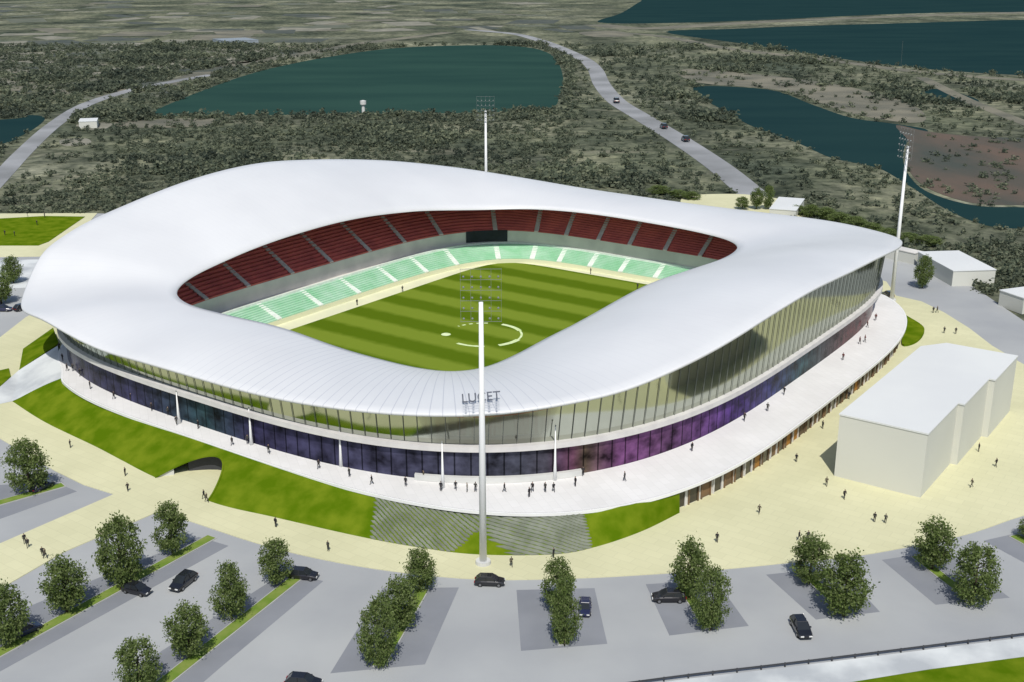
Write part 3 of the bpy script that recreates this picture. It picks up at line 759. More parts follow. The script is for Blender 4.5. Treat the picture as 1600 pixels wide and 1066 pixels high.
# ------------------------------------------------------------------ water, far roads, patches
LAKES = {
 'big': ([(218, 180), (245, 171), (300, 148), (380, 119), (450, 101), (520, 88), (600, 77), (680, 72), (780, 71), (840, 77), (868, 92), (880, 122), (874, 150), (862, 168), (800, 174), (700, 177), (560, 178), (400, 180)], 'water', 'large teal lake behind the stadium roof'),
 'left': ([(-300, 195), (0, 187), (45, 180), (70, 184), (58, 198), (30, 214), (0, 226), (-300, 300)], 'water_blue', 'dark lake at the left edge beyond the road'),
 'top': ([(935, 35), (972, 20), (1003, 1), (1030, -12), (1700, -16), (1700, 14), (1500, 19), (1350, 24), (1200, 31), (1050, 36)], 'water_blue', 'dark blue lake at the top right of the view'),
 'long': ([(1040, 50), (1150, 45), (1350, 38), (1700, 33), (1700, 122), (1600, 118), (1450, 108), (1300, 90), (1180, 71)], 'water_blue', 'long dark lake below the top right lake'),
 'inlet': ([(1083, 137), (1200, 140), (1270, 164), (1330, 184), (1400, 194), (1450, 204), (1418, 222), (1412, 255), (1432, 288), (1470, 308), (1530, 322), (1600, 324), (1720, 330), (1720, 366), (1600, 358), (1540, 352), (1480, 328), (1420, 290), (1370, 262), (1300, 247), (1250, 225), (1200, 207), (1150, 184)], 'water_blue', 'narrow dark lake curving round the reddish reed bed'),
 'pond': ([(1428, 149), (1460, 139), (1500, 146), (1530, 158), (1500, 161), (1455, 157)], 'water_blue', 'small pond beyond the reed bed'),
}
LK = {}
for k, (q, m, lb) in LAKES.items():
    pts = smooth_poly(px(q, -.5), 5); LK[k] = pts
    slab('lake', pts, -.8, -.50, m, lb, 'lake')
slab('reed_bed', smooth_poly(px([(1400, 196), (1450, 206), (1520, 213), (1600, 216), (1760, 220), (1760, 328), (1600, 321), (1530, 319), (1475, 305), (1436, 285), (1416, 255), (1420, 222)], -.5), 4), -.8, -.44, 'reeds', 'reddish brown reed bed in the right hand lake', 'reeds')
def road(name, pts, wd, m, z, label):
    c = smooth_poly([at(a, b).to_2d() for a, b in pts], 6, False); L, Rr = [], []
    for i, p in enumerate(c):
        d = (c[min(i + 1, len(c) - 1)] - c[max(i - 1, 0)]).normalized(); nn = Vector((-d.y, d.x))
        ww = wd if not isinstance(wd, (tuple, list)) else wd[0] + (wd[1] - wd[0]) * i / (len(c) - 1)
        L.append(p + nn * ww / 2); Rr.append(p - nn * ww / 2)
    slab(name, L + Rr[::-1], -.8, z, m, label, 'road'); return c
RD = []
RD.append(road('road', [(1195, 318), (1165, 292), (1120, 256), (1060, 216), (1000, 180), (962, 156), (940, 130), (930, 108), (912, 92), (872, 73), (838, 61), (800, 52), (730, 46)], (12, 13), 'road_far', -.42, 'pale grey road winding away behind the stadium'))
RD.append(road('road', [(-140, 400), (-40, 315), (0, 275), (40, 233), (85, 193), (135, 162), (200, 141), (262, 128), (330, 116)], (8, 9), 'road_far', -.42, 'pale road curving past the far left lake'))
RD.append(road('path', [(930, 38), (1010, 44), (1150, 36), (1300, 29), (1500, 22), (1700, 17)], 40, 'dirt', -.46, 'tan causeway between the two top right lakes'))
RD.append(road('path', [(960, 50), (1040, 57), (1130, 74), (1240, 87), (1330, 98), (1450, 113), (1600, 124), (1750, 130)], 16, 'dirt', -.44, 'pale shore path below the long lake'))
RD.append(road('path', [(262, 132), (350, 104), (450, 88), (560, 68), (640, 58), (700, 50)], 18, 'dirt', -.47, 'pale track along the far shore of the big lake'))
RD.append(road('path', [(1440, 120), (1500, 150), (1560, 175), (1640, 205)], 9, 'dirt', -.46, 'pale track beside the small pond'))
slab('clearing', smooth_poly(px([(1070, 306), (1120, 302), (1180, 304), (1250, 318), (1255, 345), (1180, 340), (1075, 322)]), 4), -.8, -.30, 'paving', 'pale paved yard behind the stadium')
for q, m, lb in (([(1060, 108), (1150, 112), (1300, 130), (1420, 160), (1440, 190), (1330, 176), (1220, 140), (1090, 128)], 'dirt', 'tan dry field above the curved lake'),
                 ([(120, 193), (150, 188), (175, 192), (160, 201), (128, 200)], 'sand', 'bare sandy patch beside the left road'),
                 ([(95, 217), (135, 215), (140, 224), (100, 226)], 'sand', 'small sandy patch below the left road'),
                 ([(255, 92), (330, 82), (400, 80), (400, 95), (330, 101), (240, 104)], 'sand', 'pale bare field beyond the left road'),
                 ([(190, 188), (330, 184), (330, 195), (200, 198)], 'dirt', 'pale shore on the near left side of the big lake'),
                 ([(905, 50), (960, 48), (990, 55), (930, 57)], 'dirt', 'pale bare ground at the head of the winding road')):
    slab('clearing', smooth_poly(px(q), 4), -.8, -.47, m, lb)

pl = MB()
for _ in range(260):
    sx, sy = rng.uniform(-60, 900), rng.uniform(2, 150) ** 1.0
    if sx > 520 and sy > 48: continue
    c = at(sx, sy, -.5).to_2d(); L_ = rng.uniform(8, 34); D_ = rng.uniform(10, 60); a_ = rng.normal(.2, .25)
    if any(all(0 < 1 for _q in (0,)) and min((c - p).length for p in q) < 40 for q in LK.values()): continue
    ca, sa = math.cos(a_), math.sin(a_); zz = -.49 + rng.random() * .03
    pl.add([(c.x + x * ca - y * sa + rng.normal(0, 3), c.y + x * sa + y * ca + rng.normal(0, 5), zz) for x, y in ((-L_, -D_), (L_, -D_), (L_, D_), (-L_, D_))], [(0, 1, 2, 3)], int(rng.integers(4)))
def _in(p, q):
    c = False; j = len(q) - 1
    for i in range(len(q)):
        if (q[i].y > p[1]) != (q[j].y > p[1]) and p[0] < (q[j].x - q[i].x) * (p[1] - q[i].y) / (q[j].y - q[i].y) + q[i].x: c = not c
        j = i
    return c
keep = [k for k, f in enumerate(pl.f) if not any(_in(np.mean([pl.v[i][:2] for i in f], axis=0), q) for q in LK.values())]
pl.f = [pl.f[k] for k in keep]; pl.mi = [pl.mi[k] for k in keep]
tag(pl.build('field_plots', ['dirt', 'sand', 'plot_dark', 'plot_green']), 'patchwork of bare and overgrown plots on the far left plain', 'fields', kind='stuff')

# ------------------------------------------------------------------ scrub over the heath (uncountable)
def inside(p, poly):
    c = False; n = len(poly); j = n - 1
    for i in range(n):
        a, b = poly[i], poly[j]
        if (a[1] > p[1]) != (b[1] > p[1]) and p[0] < (b[0] - a[0]) * (p[1] - a[1]) / (b[1] - a[1]) + a[0]: c = not c
        j = i
    return c
var = []
for k in range(8):
    nl = 34; q = []
    lobes = rng.normal(0, .42, (5, 3)); lobes[:, 2] = np.abs(lobes[:, 2]) * .7
    for _ in range(nl):
        c = lobes[rng.integers(5)] + rng.normal(0, .36, 3); c[2] = max(c[2], -.1)
        d1 = rng.normal(size=3); d1 /= np.linalg.norm(d1); d2 = np.cross(d1, rng.normal(size=3)); d2 /= np.linalg.norm(d2); e1 = rng.uniform(.22, .42)
        q += [c - d1 * e1, c + d2 * e1 * .7, c + d1 * e1, c - d2 * e1 * .7]
    var.append(np.array(q))
bf = np.arange(34 * 4).reshape(-1, 4)
bv = var[0]
OPEN = [[(p.x, p.y) for p in px(q)] for q in ([(1060, 108), (1150, 112), (1300, 130), (1420, 160), (1440, 190), (1330, 176), (1220, 140), (1090, 128)], [(1400, 196), (1450, 206), (1520, 213), (1600, 216), (1760, 220), (1760, 328), (1600, 321), (1530, 319), (1475, 305), (1436, 285), (1416, 255), (1420, 222)],
        [(60, 205), (180, 180), (180, 250), (60, 310), (20, 300)], [(190, 188), (330, 184), (330, 195), (200, 198)])]
polys = [[(p.x, p.y) for p in q] for q in LK.values()] + [[(p.x, p.y) for p in SITE]]
NP = len(polys); polys = polys + OPEN
bbox = [(min(x for x, _ in q), max(x for x, _ in q), min(y for _, y in q), max(y for _, y in q)) for q in polys]
rdp = np.array([(p.x, p.y) for c in RD for p in smooth_poly(c, 3, False)])
yard = np.array(at(1165, 320).to_2d())
vs, fs, off = [], [], 0; cnt = 0
clump = rng.uniform(-700, 900, (160, 2)) * [1, 1] + [0, 350]
for _ in range(90000):
    if cnt >= 13800: break
    y = 300 + 950 * rng.random() ** 1.35; x = (rng.random() * 2 - 1) * (y * .52 + 40)
    sx, sy = topx(x, y)
    if not (-220 < sx < 1820): continue
    p = (x, y)
    dcl = np.min(np.hypot(*(clump - p).T))
    if rng.random() > (.95 if dcl < 26 else .42): continue
    if sx > 900 and sy < 380 and rng.random() > .38: continue
    hit = [k for k, (q, b) in enumerate(zip(polys, bbox)) if b[0] - 4 < x < b[1] + 4 and b[2] - 4 < y < b[3] + 4 and inside(p, q)]
    if hit and (min(hit) < NP or rng.random() > .28): continue
    if np.min(np.hypot(*(rdp - p).T)) < 8.0 or np.hypot(*(yard - p)) < 24: continue
    sc = rng.uniform(.9, 2.5) * (1.3 if dcl < 26 else .85) * (1 + .35 * (y > 650)); a = rng.random() * 6.28
    q = var[rng.integers(8)] * [sc * rng.uniform(.9, 1.3), sc, sc * rng.uniform(.6, 1.0)]
    ca, sa = math.cos(a), math.sin(a)
    vs.append(np.c_[q[:, 0] * ca - q[:, 1] * sa + x, q[:, 0] * sa + q[:, 1] * ca + y, q[:, 2] + .3 * sc - .55]); fs.append(bf + off); off += len(bv); cnt += 1
V = np.concatenate(vs); F = np.concatenate(fs)
me = bpy.data.meshes.new('scrub'); me.vertices.add(len(V)); me.vertices.foreach_set('co', V.ravel())
me.loops.add(F.size); me.loops.foreach_set('vertex_index', F.ravel().astype(np.int32))
me.polygons.add(len(F)); me.polygons.foreach_set('loop_start', np.arange(0, F.size, 4, dtype=np.int32)); me.polygons.foreach_set('loop_total', np.full(len(F), 4, np.int32))
me.update(calc_edges=True); me.validate(); me.materials.append(MATS['scrub'])
tag(link('scrub', me), 'dark green bushes and scrub scattered over the heath behind the stadium', 'scrub', kind='stuff')

# ------------------------------------------------------------------ trees
def tree_proto(seed, Ht=8., Rr=2.7, low=.9, nclump=110, leaves=48):
    r = np.random.default_rng(seed); tr = MB()
    tr.tube([(0, 0, -.1), (.05, .03, 1.4), (-.06, .05, 3.4), (.05, -.04, 5.4), (0, 0, Ht - 1.2)], [.22, .17, .13, .08, .02], 8)
    for k in range(9):
        z = 1.4 + k * .5; a = r.random() * 6.28; L = Rr * r.uniform(.5, .85)
        tr.tube([(0, 0, z), (L * .5 * math.cos(a), L * .5 * math.sin(a), z + .6), (L * math.cos(a), L * math.sin(a), z + 1.3)], [.07, .05, .015], 5)
    tm = mesh('trunk', tr.v, tr.f, 'bark', True)
    v = []; f = []
    lob = [(r.uniform(0, 6.28), r.uniform(.15, .8), r.uniform(.72, 1.15)) for _ in range(9)]
    for c in range(nclump):
        h = r.beta(1.25, 1.45); a = r.random() * 6.28
        prof = (math.sin(math.pi * min(1, (h * .86 + .10))) ** .62)
        lobk = 1 + sum(.20 * (g - .93) * 4 * math.exp(-((math.cos(a - q) - 1) ** 2) * 3 - ((h - hh) / .18) ** 2) for q, hh, g in lob)
        rad_ = Rr * prof * lobk * (r.random() ** .42)
        cpos = np.array([rad_ * math.cos(a), rad_ * math.sin(a), low + h * (Ht - low - .3)])
        for _ in range(leaves):
            p = cpos + r.normal(0, .34, 3) * [1.1, 1.1, 1.0]; s = r.uniform(.09, .19)
            d1 = r.normal(size=3); d1 /= np.linalg.norm(d1); d2 = np.cross(d1, r.normal(size=3)); d2 /= np.linalg.norm(d2)
            o = len(v); v += [p - d1 * s * 1.3, p + d2 * s * .7, p + d1 * s * 1.3, p - d2 * s * .7]; f.append((o, o + 1, o + 2, o + 3))
    return tm, mesh('crown', v, f, 'leaf')
PROT = [tree_proto(3), tree_proto(5, 8., 2.9, .8, 120), tree_proto(8, 8., 2.5, 1.0, 105), tree_proto(12, 8., 3.1, .7, 130)]
TREES = [
 (48, 770, 690, 60, 'leafy green tree at the left edge above the cream path'),
 (15, 1006, 920, 68, 'green tree cut by the left edge beside a black car, lowest in the left row'),
 (105, 957, 873, 66, 'green tree second from the left edge in the long left row'),
 (192, 916, 812, 74, 'tallest tree of the long left row, above a parked black car'),
 (270, 866, 786, 54, 'green tree at the plaza end of the long left row'),
 (362, 967, 880, 60, 'middle tree of the second row, right of the driving black car'),
 (296, 1027, 947, 64, 'green tree in the second row below the driving black car'),
 (221, 1084, 1005, 70, 'green tree at the bottom edge in the second row from the left'),
 (432, 912, 844, 54, 'green tree at the plaza end of the second row, beside a black car'),
 (656, 922, 856, 58, 'top tree of the three clustered left of the near mast'),
 (624, 984, 903, 64, 'middle tree of the three clustered left of the near mast'),
 (592, 1042, 940, 64, 'lowest tree of the three clustered left of the near mast'),
 (872, 954, 872, 54, 'upper of the two overlapping trees right of the near mast'),
 (882, 1008, 902, 52, 'lower of the two overlapping trees right of the near mast'),
 (1078, 934, 841, 60, 'tree beside a dark car in the third bay, touching the plaza edge'),
 (1110, 984, 888, 60, 'lower tree in the third bay right of the mast'),
 (1264, 911, 838, 64, 'smaller upper tree in the bay above the lone black car'),
 (1318, 962, 864, 80, 'broadest tree on the right, beside the lone black car'),
 (1456, 890, 811, 60, 'green tree in front of the big white building, upper of the last pair'),
 (1520, 942, 857, 72, 'green tree lowest on the far right in the last pair'),
 (1606, 842, 812, 34, 'small young tree cut by the right edge'),
 (1441, 450, 397, 30, 'narrow dark tree before the small white building at the top right'),
 (1182, 326, 291, 22, 'left of the two tall trees in the pale yard behind the stadium'),
 (1200, 326, 288, 20, 'right of the two tall trees in the pale yard behind the stadium'),
 (1160, 326, 307, 24, 'low bushy tree in the pale yard left of the two tall ones'),
 (21, 442, 400, 32, 'dark tree on the left edge below the far lawn'),
 (2, 474, 424, 40, 'dark tree cut by the left edge above a black car'),
]
for i, (x, yb, yt, wd, lb) in enumerate(TREES):
    b = at(x, yb, -.05); sc = math.hypot(b.x, b.y, CAMH) / FPX
    h = (yb - yt) * sc / math.cos(math.atan2(CAMH, b.y)) * .95
    ww = wd * sc
    tm, cmn = PROT[i % 4]
    o = empty('tree', b, random.random() * 6.28, lb, 'tree', 'trees planted around the stadium')
    k = [2.7, 2.9, 2.5, 3.1][i % 4]
    o.scale = (ww / (2 * k * 1.16),) * 2 + (h / 8 * .97,)
    link('trunk', tm, o); link('crown', cmn, o)
for i, (x, yb, hh, wd) in enumerate([(1245, 336, 14, 26), (1266, 339, 18, 30), (1290, 345, 20, 34), (1312, 352, 18, 34), (1336, 360, 20, 36), (1362, 368, 18, 34), (1388, 374, 16, 34), (1418, 380, 14, 34), (1452, 384, 14, 36), (1080, 312, 12, 26), (1058, 309, 12, 30), (1030, 303, 12, 30)]):
    b = at(x, yb, -.5); sc = math.hypot(b.x, b.y, CAMH) / FPX
    o = empty('bushy_tree', b, random.random() * 6.28, 'dark green bushy tree in the hedge beyond the right end of the roof' if i < 9 else 'low dark bush at the edge of the woods above the far stadium roof', 'tree', 'hedge trees beyond the far right roof' if i < 9 else 'bushes at the wood edge')
    o.scale = (wd * sc / 5.6,) * 2 + (hh * sc / 8 * 1.05,)
    tm, cmn = PROT[i % 4]; link('trunk', tm, o); link('crown', cmn, o)

# ------------------------------------------------------------------ floodlight masts
def mast(px_, pyb, label, hgt, face):
    b = at(px_, pyb); o = empty('floodlight_mast', (b.x, b.y, 0), face, label, 'floodlight', 'floodlight masts around the stadium')
    MB().tube([(0, 0, 0), (0, 0, hgt * .5), (0, 0, hgt)], [.55, .44, .30], 16).build('pole', 'white', o, True)
    MB().tube([(0, 0, -.1), (0, 0, .5)], [1.2, 1.1], 16).build('base', 'concrete', o)
    fr = MB()
    for x in (-2.8, -1.4, 0, 1.4, 2.8): fr.box(x - .016, x + .016, .5, .55, hgt - 3., hgt + 4.6)
    for k in range(6): z = hgt - 3. + k * 1.5; fr.box(-2.85, 2.85, .62, .72, z - .016, z + .016)
    fr.box(-.3, .3, -.1, .5, hgt - .6, hgt - .3)
    frame = fr.build('lamp_frame', 'steel', o)
    for k in range(5):
        for j in range(5):
            x = -2.4 + j * 1.2; z = hgt - 2.6 + k * 1.5
            MB().tube([(x, .72, z), (x, .82, z - .02), (x, 1.12, z - .1)], [.05, .12, .16], 8).build('lamp', 'lampglass', frame)
    return o
def facing(p): d = CEN - p.to_2d(); return math.atan2(d.y, d.x) - math.pi / 2
mast(755, 880, 'tall white floodlight mast standing on the plaza in front of the near corner', 40.2, facing(at(755, 880)))
mast(1393, 470, 'tall white floodlight mast at the right end of the stadium', 40.2, facing(at(1393, 470)))
bq = W(-66, 88.5); bpx = topx(bq.x, bq.y)
mast(760, bpx[1], 'floodlight mast rising behind the far corner of the roof', 39., facing(bq))

# flagpole-like white lamp posts on the podium
names = ['leftmost', 'second from the left', 'third from the left', 'fourth from the left', 'just left of the near mast', 'right of the near mast by the purple windows']
for (x, y, hh), nm in zip([(191, 618, 5.5), (280, 662, 6.2), (393, 695, 6.8), (533, 729, 7.2), (692, 762, 7.8), (867, 750, 9.4)], names):
    b = at(x, y, ZP); o = empty('lamp_post', b, 0, 'slim white tapered post on the podium, ' + nm, 'post', 'white posts along the podium')
    MB().tube([(0, 0, 0), (0, 0, 3.), (0, 0, hh)], [.34, .20, .07], 10).build('pole', 'white', o, True)
    MB().tube([(0, 0, hh), (0, 0, hh + .1), (0, 0, hh + .3)], [.09, .16, .05], 8).build('lamp_head', 'lampglass', o, True)

# ------------------------------------------------------------------ buildings
A, B, C = at(1303, 745).to_2d(), at(1438, 778).to_2d(), at(1590, 645).to_2d()
bl = empty('white_building', (B.x, B.y, 0), TH, 'big plain white block with a flat roof standing on the plaza at right', 'building')
wd, ln, hh = 14.8, 49.5, 11.3     # local: x to the left is -wd, y along the length
wall = MB()
foot = [(-wd, 0), (0, 0), (0, 17), (1.1, 17), (1.1, 33), (2.2, 33), (2.2, ln), (-wd + 3.5, ln), (-wd, ln - 5)]
n = len(foot)
wall.add([(x, y, -.2) for x, y in foot] + [(x, y, hh) for x, y in foot], [(i, (i + 1) % n, (i + 1) % n + n, i + n) for i in range(n)])
wall.build('wall', 'bldg', bl)
rf = MB(); e_ = [(-wd - .12, -.12), (.12, -.12), (.12, 16.85), (1.22, 16.85), (1.22, 32.85), (2.32, 32.85), (2.32, ln + .12), (-wd + 3.45, ln + .12), (-wd - .12, ln - 5)]
rf.add([(x, y, hh) for x, y in e_] + [(x, y, hh + .28) for x, y in e_], [tuple(range(n, 2 * n)), tuple(range(n))[::-1]] + [(i, (i + 1) % n, (i + 1) % n + n, i + n) for i in range(n)])
rf.build('roof', 'bldg_roof', bl)

def block(A, B, C, h, name, label, door=True):
    """box building: A near corner, B along one side, C along the other (ground pixels)"""
    a, b, c = at(*A).to_2d(), at(*B).to_2d(), at(*C).to_2d()
    d = (b - a); L = d.length; d.normalize(); nn = Vector((-d.y, d.x)); Wd = max(3., (c - a).dot(nn))
    o = empty(name, (a.x, a.y, -.1), math.atan2(d.y, d.x), label, 'building')
    MB().box(0, L, 0, Wd, -.3, h).build('wall', 'bldg', o)
    r = MB().box(-.15, L + .15, -.15, Wd + .15, h, h + .22).build('roof', 'bldg_roof', o)
    return o
block((1487, 447), (1553, 445), (1430, 416), 4.2, 'small_white_building', 'small white flat roofed building beside the road at the upper right')
block((1597, 489), (1640, 483), (1573, 474), 3.8, 'white_hut', 'white hut cut by the right edge of the view')
block((1428, 413), (1440, 410), (1406, 394), 3.2, 'grey_hut', 'dark low hut behind the right hand floodlight mast')
bq_ = bpy.data.objects['grey_hut']; bq_.children[0].data.materials[0] = MATS['greywall']
block((1202, 338), (1243, 341), (1198, 318), 2.6, 'yard_building', 'long low pale building in the yard behind the stadium')
wh_ = block((352, 68), (404, 66), (348, 64), 2.5, 'warehouse', 'far pale blue roofed warehouse on the heath beyond the lake')
block((124, 200), (152, 199), (122, 195), 3.2, 'shed', 'far white shed on sandy ground beside the left road')
for ch in wh_.children: ch.data.materials[0] = MATS['warehouse_blue']
tk = at(568, 178, -.5); o = empty('water_tower', tk, 0, 'small pale tower on the near shore of the big lake', 'tower')
MB().tube([(0, 0, 0), (0, 0, 5)], [1.0, .9], 10).build('shaft', 'concrete', o); MB().tube([(0, 0, 5), (0, 0, 5.4), (0, 0, 7.4), (0, 0, 7.8)], [1.0, 1.8, 1.8, .4], 12).build('tank', 'concrete', o)

# frame structure left of the stadium beyond the trees
# low guard rail along the lower right road
fpts = smooth_poly(px([(960, 1074), (1080, 1058), (1200, 1044), (1330, 1028), (1450, 1013), (1600, 994), (1800, 969)]), 6, False)
fo = empty('guard_rail', (0, 0, 0), 0, 'low dark guard rail along the lower right road', 'fence')
rl = MB(); acc = 0
for p, q in zip(fpts[:-1], fpts[1:]):
    d = (q - p).normalized(); nn = Vector((-d.y, d.x)) * .07
    for z0, z1 in ((.28, .46),):
        rl.add([(p.x - nn.x, p.y - nn.y, z0), (q.x - nn.x, q.y - nn.y, z0), (q.x + nn.x, q.y + nn.y, z0), (p.x + nn.x, p.y + nn.y, z0), (p.x - nn.x, p.y - nn.y, z1), (q.x - nn.x, q.y - nn.y, z1), (q.x + nn.x, q.y + nn.y, z1), (p.x + nn.x, p.y + nn.y, z1)],
               [(4, 5, 6, 7), (0, 1, 5, 4), (2, 3, 7, 6), (3, 2, 1, 0)])
rl.build('rail', 'darkgrey', fo)
L = [0]
for p, q in zip(fpts[:-1], fpts[1:]): L.append(L[-1] + (q - p).length)
k = 0.
while k < L[-1]:
    i = max(j for j in range(len(L)) if L[j] <= k); i = min(i, len(fpts) - 2); f_ = (k - L[i]) / (L[i + 1] - L[i]); p = fpts[i].lerp(fpts[i + 1], f_)
    MB().box(p.x - .09, p.x + .09, p.y - .09, p.y + .09, -.2, .5).build('post', 'darkgrey', fo); k += 3.2

# ------------------------------------------------------------------ cars
def car_meshes():
    prof = [(-2.15, .38, .62, .72), (-2.05, .30, .80, .82), (-1.2, .26, .90, .87), (-.3, .25, .92, .89), (.7, .25, .92, .89), (1.3, .26, .86, .87), (2.0, .30, .72, .80), (2.2, .36, .60, .68)]
    v = []; f = []
    for x, zb, zt, hw in prof:
        v += [(x, -hw * .94, zb), (x, -hw, zb + .15), (x, -hw, zt - .12), (x, -hw * .90, zt), (x, hw * .90, zt), (x, hw, zt - .12), (x, hw, zb + .15), (x, hw * .94, zb)]
    for i in range(len(prof) - 1):
        for j in range(8): f.append((i * 8 + j, i * 8 + (j + 1) % 8, (i + 1) * 8 + (j + 1) % 8, (i + 1) * 8 + j))
    f.append(tuple(range(7, -1, -1))); f.append(tuple((len(prof) - 1) * 8 + j for j in range(8)))
    body = MB().add(v, f)
    # roof panel and pillars
    body.add([(-1.35, -.62, 1.46), (.35, -.62, 1.46), (.35, .62, 1.46), (-1.35, .62, 1.46), (-1.3, -.58, 1.52), (.3, -.58, 1.52), (.3, .58, 1.52), (-1.3, .58, 1.52)], [(4, 5, 6, 7), (0, 1, 5, 4), (1, 2, 6, 5), (2, 3, 7, 6), (3, 0, 4, 7), (3, 2, 1, 0)])
    for s in (-1, 1):
        for a, b in (((-1.95, .78 * s, .86), (-1.33, .62 * s, 1.47)), ((1.15, .78 * s, .88), (.33, .62 * s, 1.47)), ((-.45, .80 * s, .9), (-.45, .63 * s, 1.47))): body.tube([a, b], .05, 5)
        body.box(.72, .90, .86 * s - .09, .86 * s + .09, .95, 1.08)
    glass = MB().add([(-1.95, -.76, .86), (1.15, -.76, .88), (1.15, .76, .88), (-1.95, .76, .86), (-1.33, -.60, 1.465), (.33, -.60, 1.465), (.33, .60, 1.465), (-1.33, .60, 1.465)], [(0, 1, 5, 4), (1, 2, 6, 5), (2, 3, 7, 6), (3, 0, 4, 7)])
    wh = MB().tube([(0, -.11, 0), (0, -.08, 0), (0, .08, 0), (0, .11, 0)], [.28, .33, .33, .28], 14)
    rim = MB().tube([(0, -.13, 0), (0, .13, 0)], [.19, .19], 10)
    hl = MB().box(-.03, .05, -.2, .2, -.07, .07)
    return {k: (b.v, b.f) for k, b in dict(body=body, window=glass, wheel=wh, rim=rim, light=hl).items()}
CM = car_meshes(); CMESH = {}
def cmesh(k, m):
    if (k, m) not in CMESH: CMESH[(k, m)] = mesh(k, *CM[k], m, k in ('wheel',))
    return CMESH[(k, m)]
def car(x, y, hx, hy, label, paint='carpaint', sc=1.0, simple=False):
    p, q = at(x, y, -.1), at(hx, hy, -.1); d = q - p
    o = empty('parked_car', (p.x, p.y, -.1), math.atan2(d.y, d.x), label, 'car', 'dark cars around the stadium'); o.scale = (sc,) * 3
    link('body', cmesh('body', paint), o); link('window', cmesh('window', 'carglass'), o)
    for sx in (-1.3, 1.35):
        for sy in (-.80, .80):
            wq = link('wheel', cmesh('wheel', 'tyre'), o, (sx, sy, .33)); link('rim', cmesh('rim', 'rim'), wq)
    for s in (-1, 1):
        link('headlight', cmesh('light', 'lamp_clear'), o, (2.17, .5 * s, .58)); link('tail_light', cmesh('light', 'lamp_red'), o, (-2.15, .55 * s, .66))
CARS = [
 (287, 914, 262, 934, 'black car driving between the two left rows of trees', 'carpaint', 1.12),
 (214, 926, 240, 932, 'black car parked under the tallest tree of the left row', 'carpaint', 1.0),
 (66, 764, 92, 752, 'dark blue car parked beside the tree at the left edge', 'carpaint_blue', 1.0),
 (40, 990, 66, 978, 'dark blue car half hidden behind the lowest tree of the left row', 'carpaint_blue', 1.0),
 (474, 903, 510, 906, 'black car at the plaza end of the second row of trees', 'carpaint', 1.0),
 (765, 913, 800, 914, 'black car seen side on at the foot of the near mast', 'carpaint', 1.0),
 (914, 954, 912, 985, 'dark blue car right of the two overlapping trees', 'carpaint_blue', .95),
 (1045, 938, 1010, 938, 'long black car beside the tree in the third bay', 'carpaint', 1.08),
 (1251, 986, 1262, 1006, 'lone black car on the open asphalt at the right', 'carpaint', 1.12),
 (474, 1072, 510, 1075, 'black car cut by the bottom edge of the view', 'carpaint', 1.05),
 (36, 484, 60, 478, 'black car near the left corner of the roof', 'carpaint', 1.1),
 (4, 486, 30, 486, 'dark blue car cut by the left edge below the dark tree', 'carpaint_blue', 1.1),
 (963, 160, 955, 150, 'farthest tiny dark car on the winding road', 'carpaint', 2.0),
 (1037, 200, 1020, 190, 'middle tiny dark car on the winding road', 'carpaint', 1.7),
 (1071, 220, 1056, 211, 'nearest tiny dark car on the winding road', 'carpaint', 1.7),
 (200, 897, 225, 885, 'dark blue car behind the tallest tree of the left row', 'carpaint_blue', 1.0),
 (1388, 463, 1376, 455, 'dark car behind the podium by the right hand mast', 'carpaint', 1.0),
]
for c in CARS: car(*c)

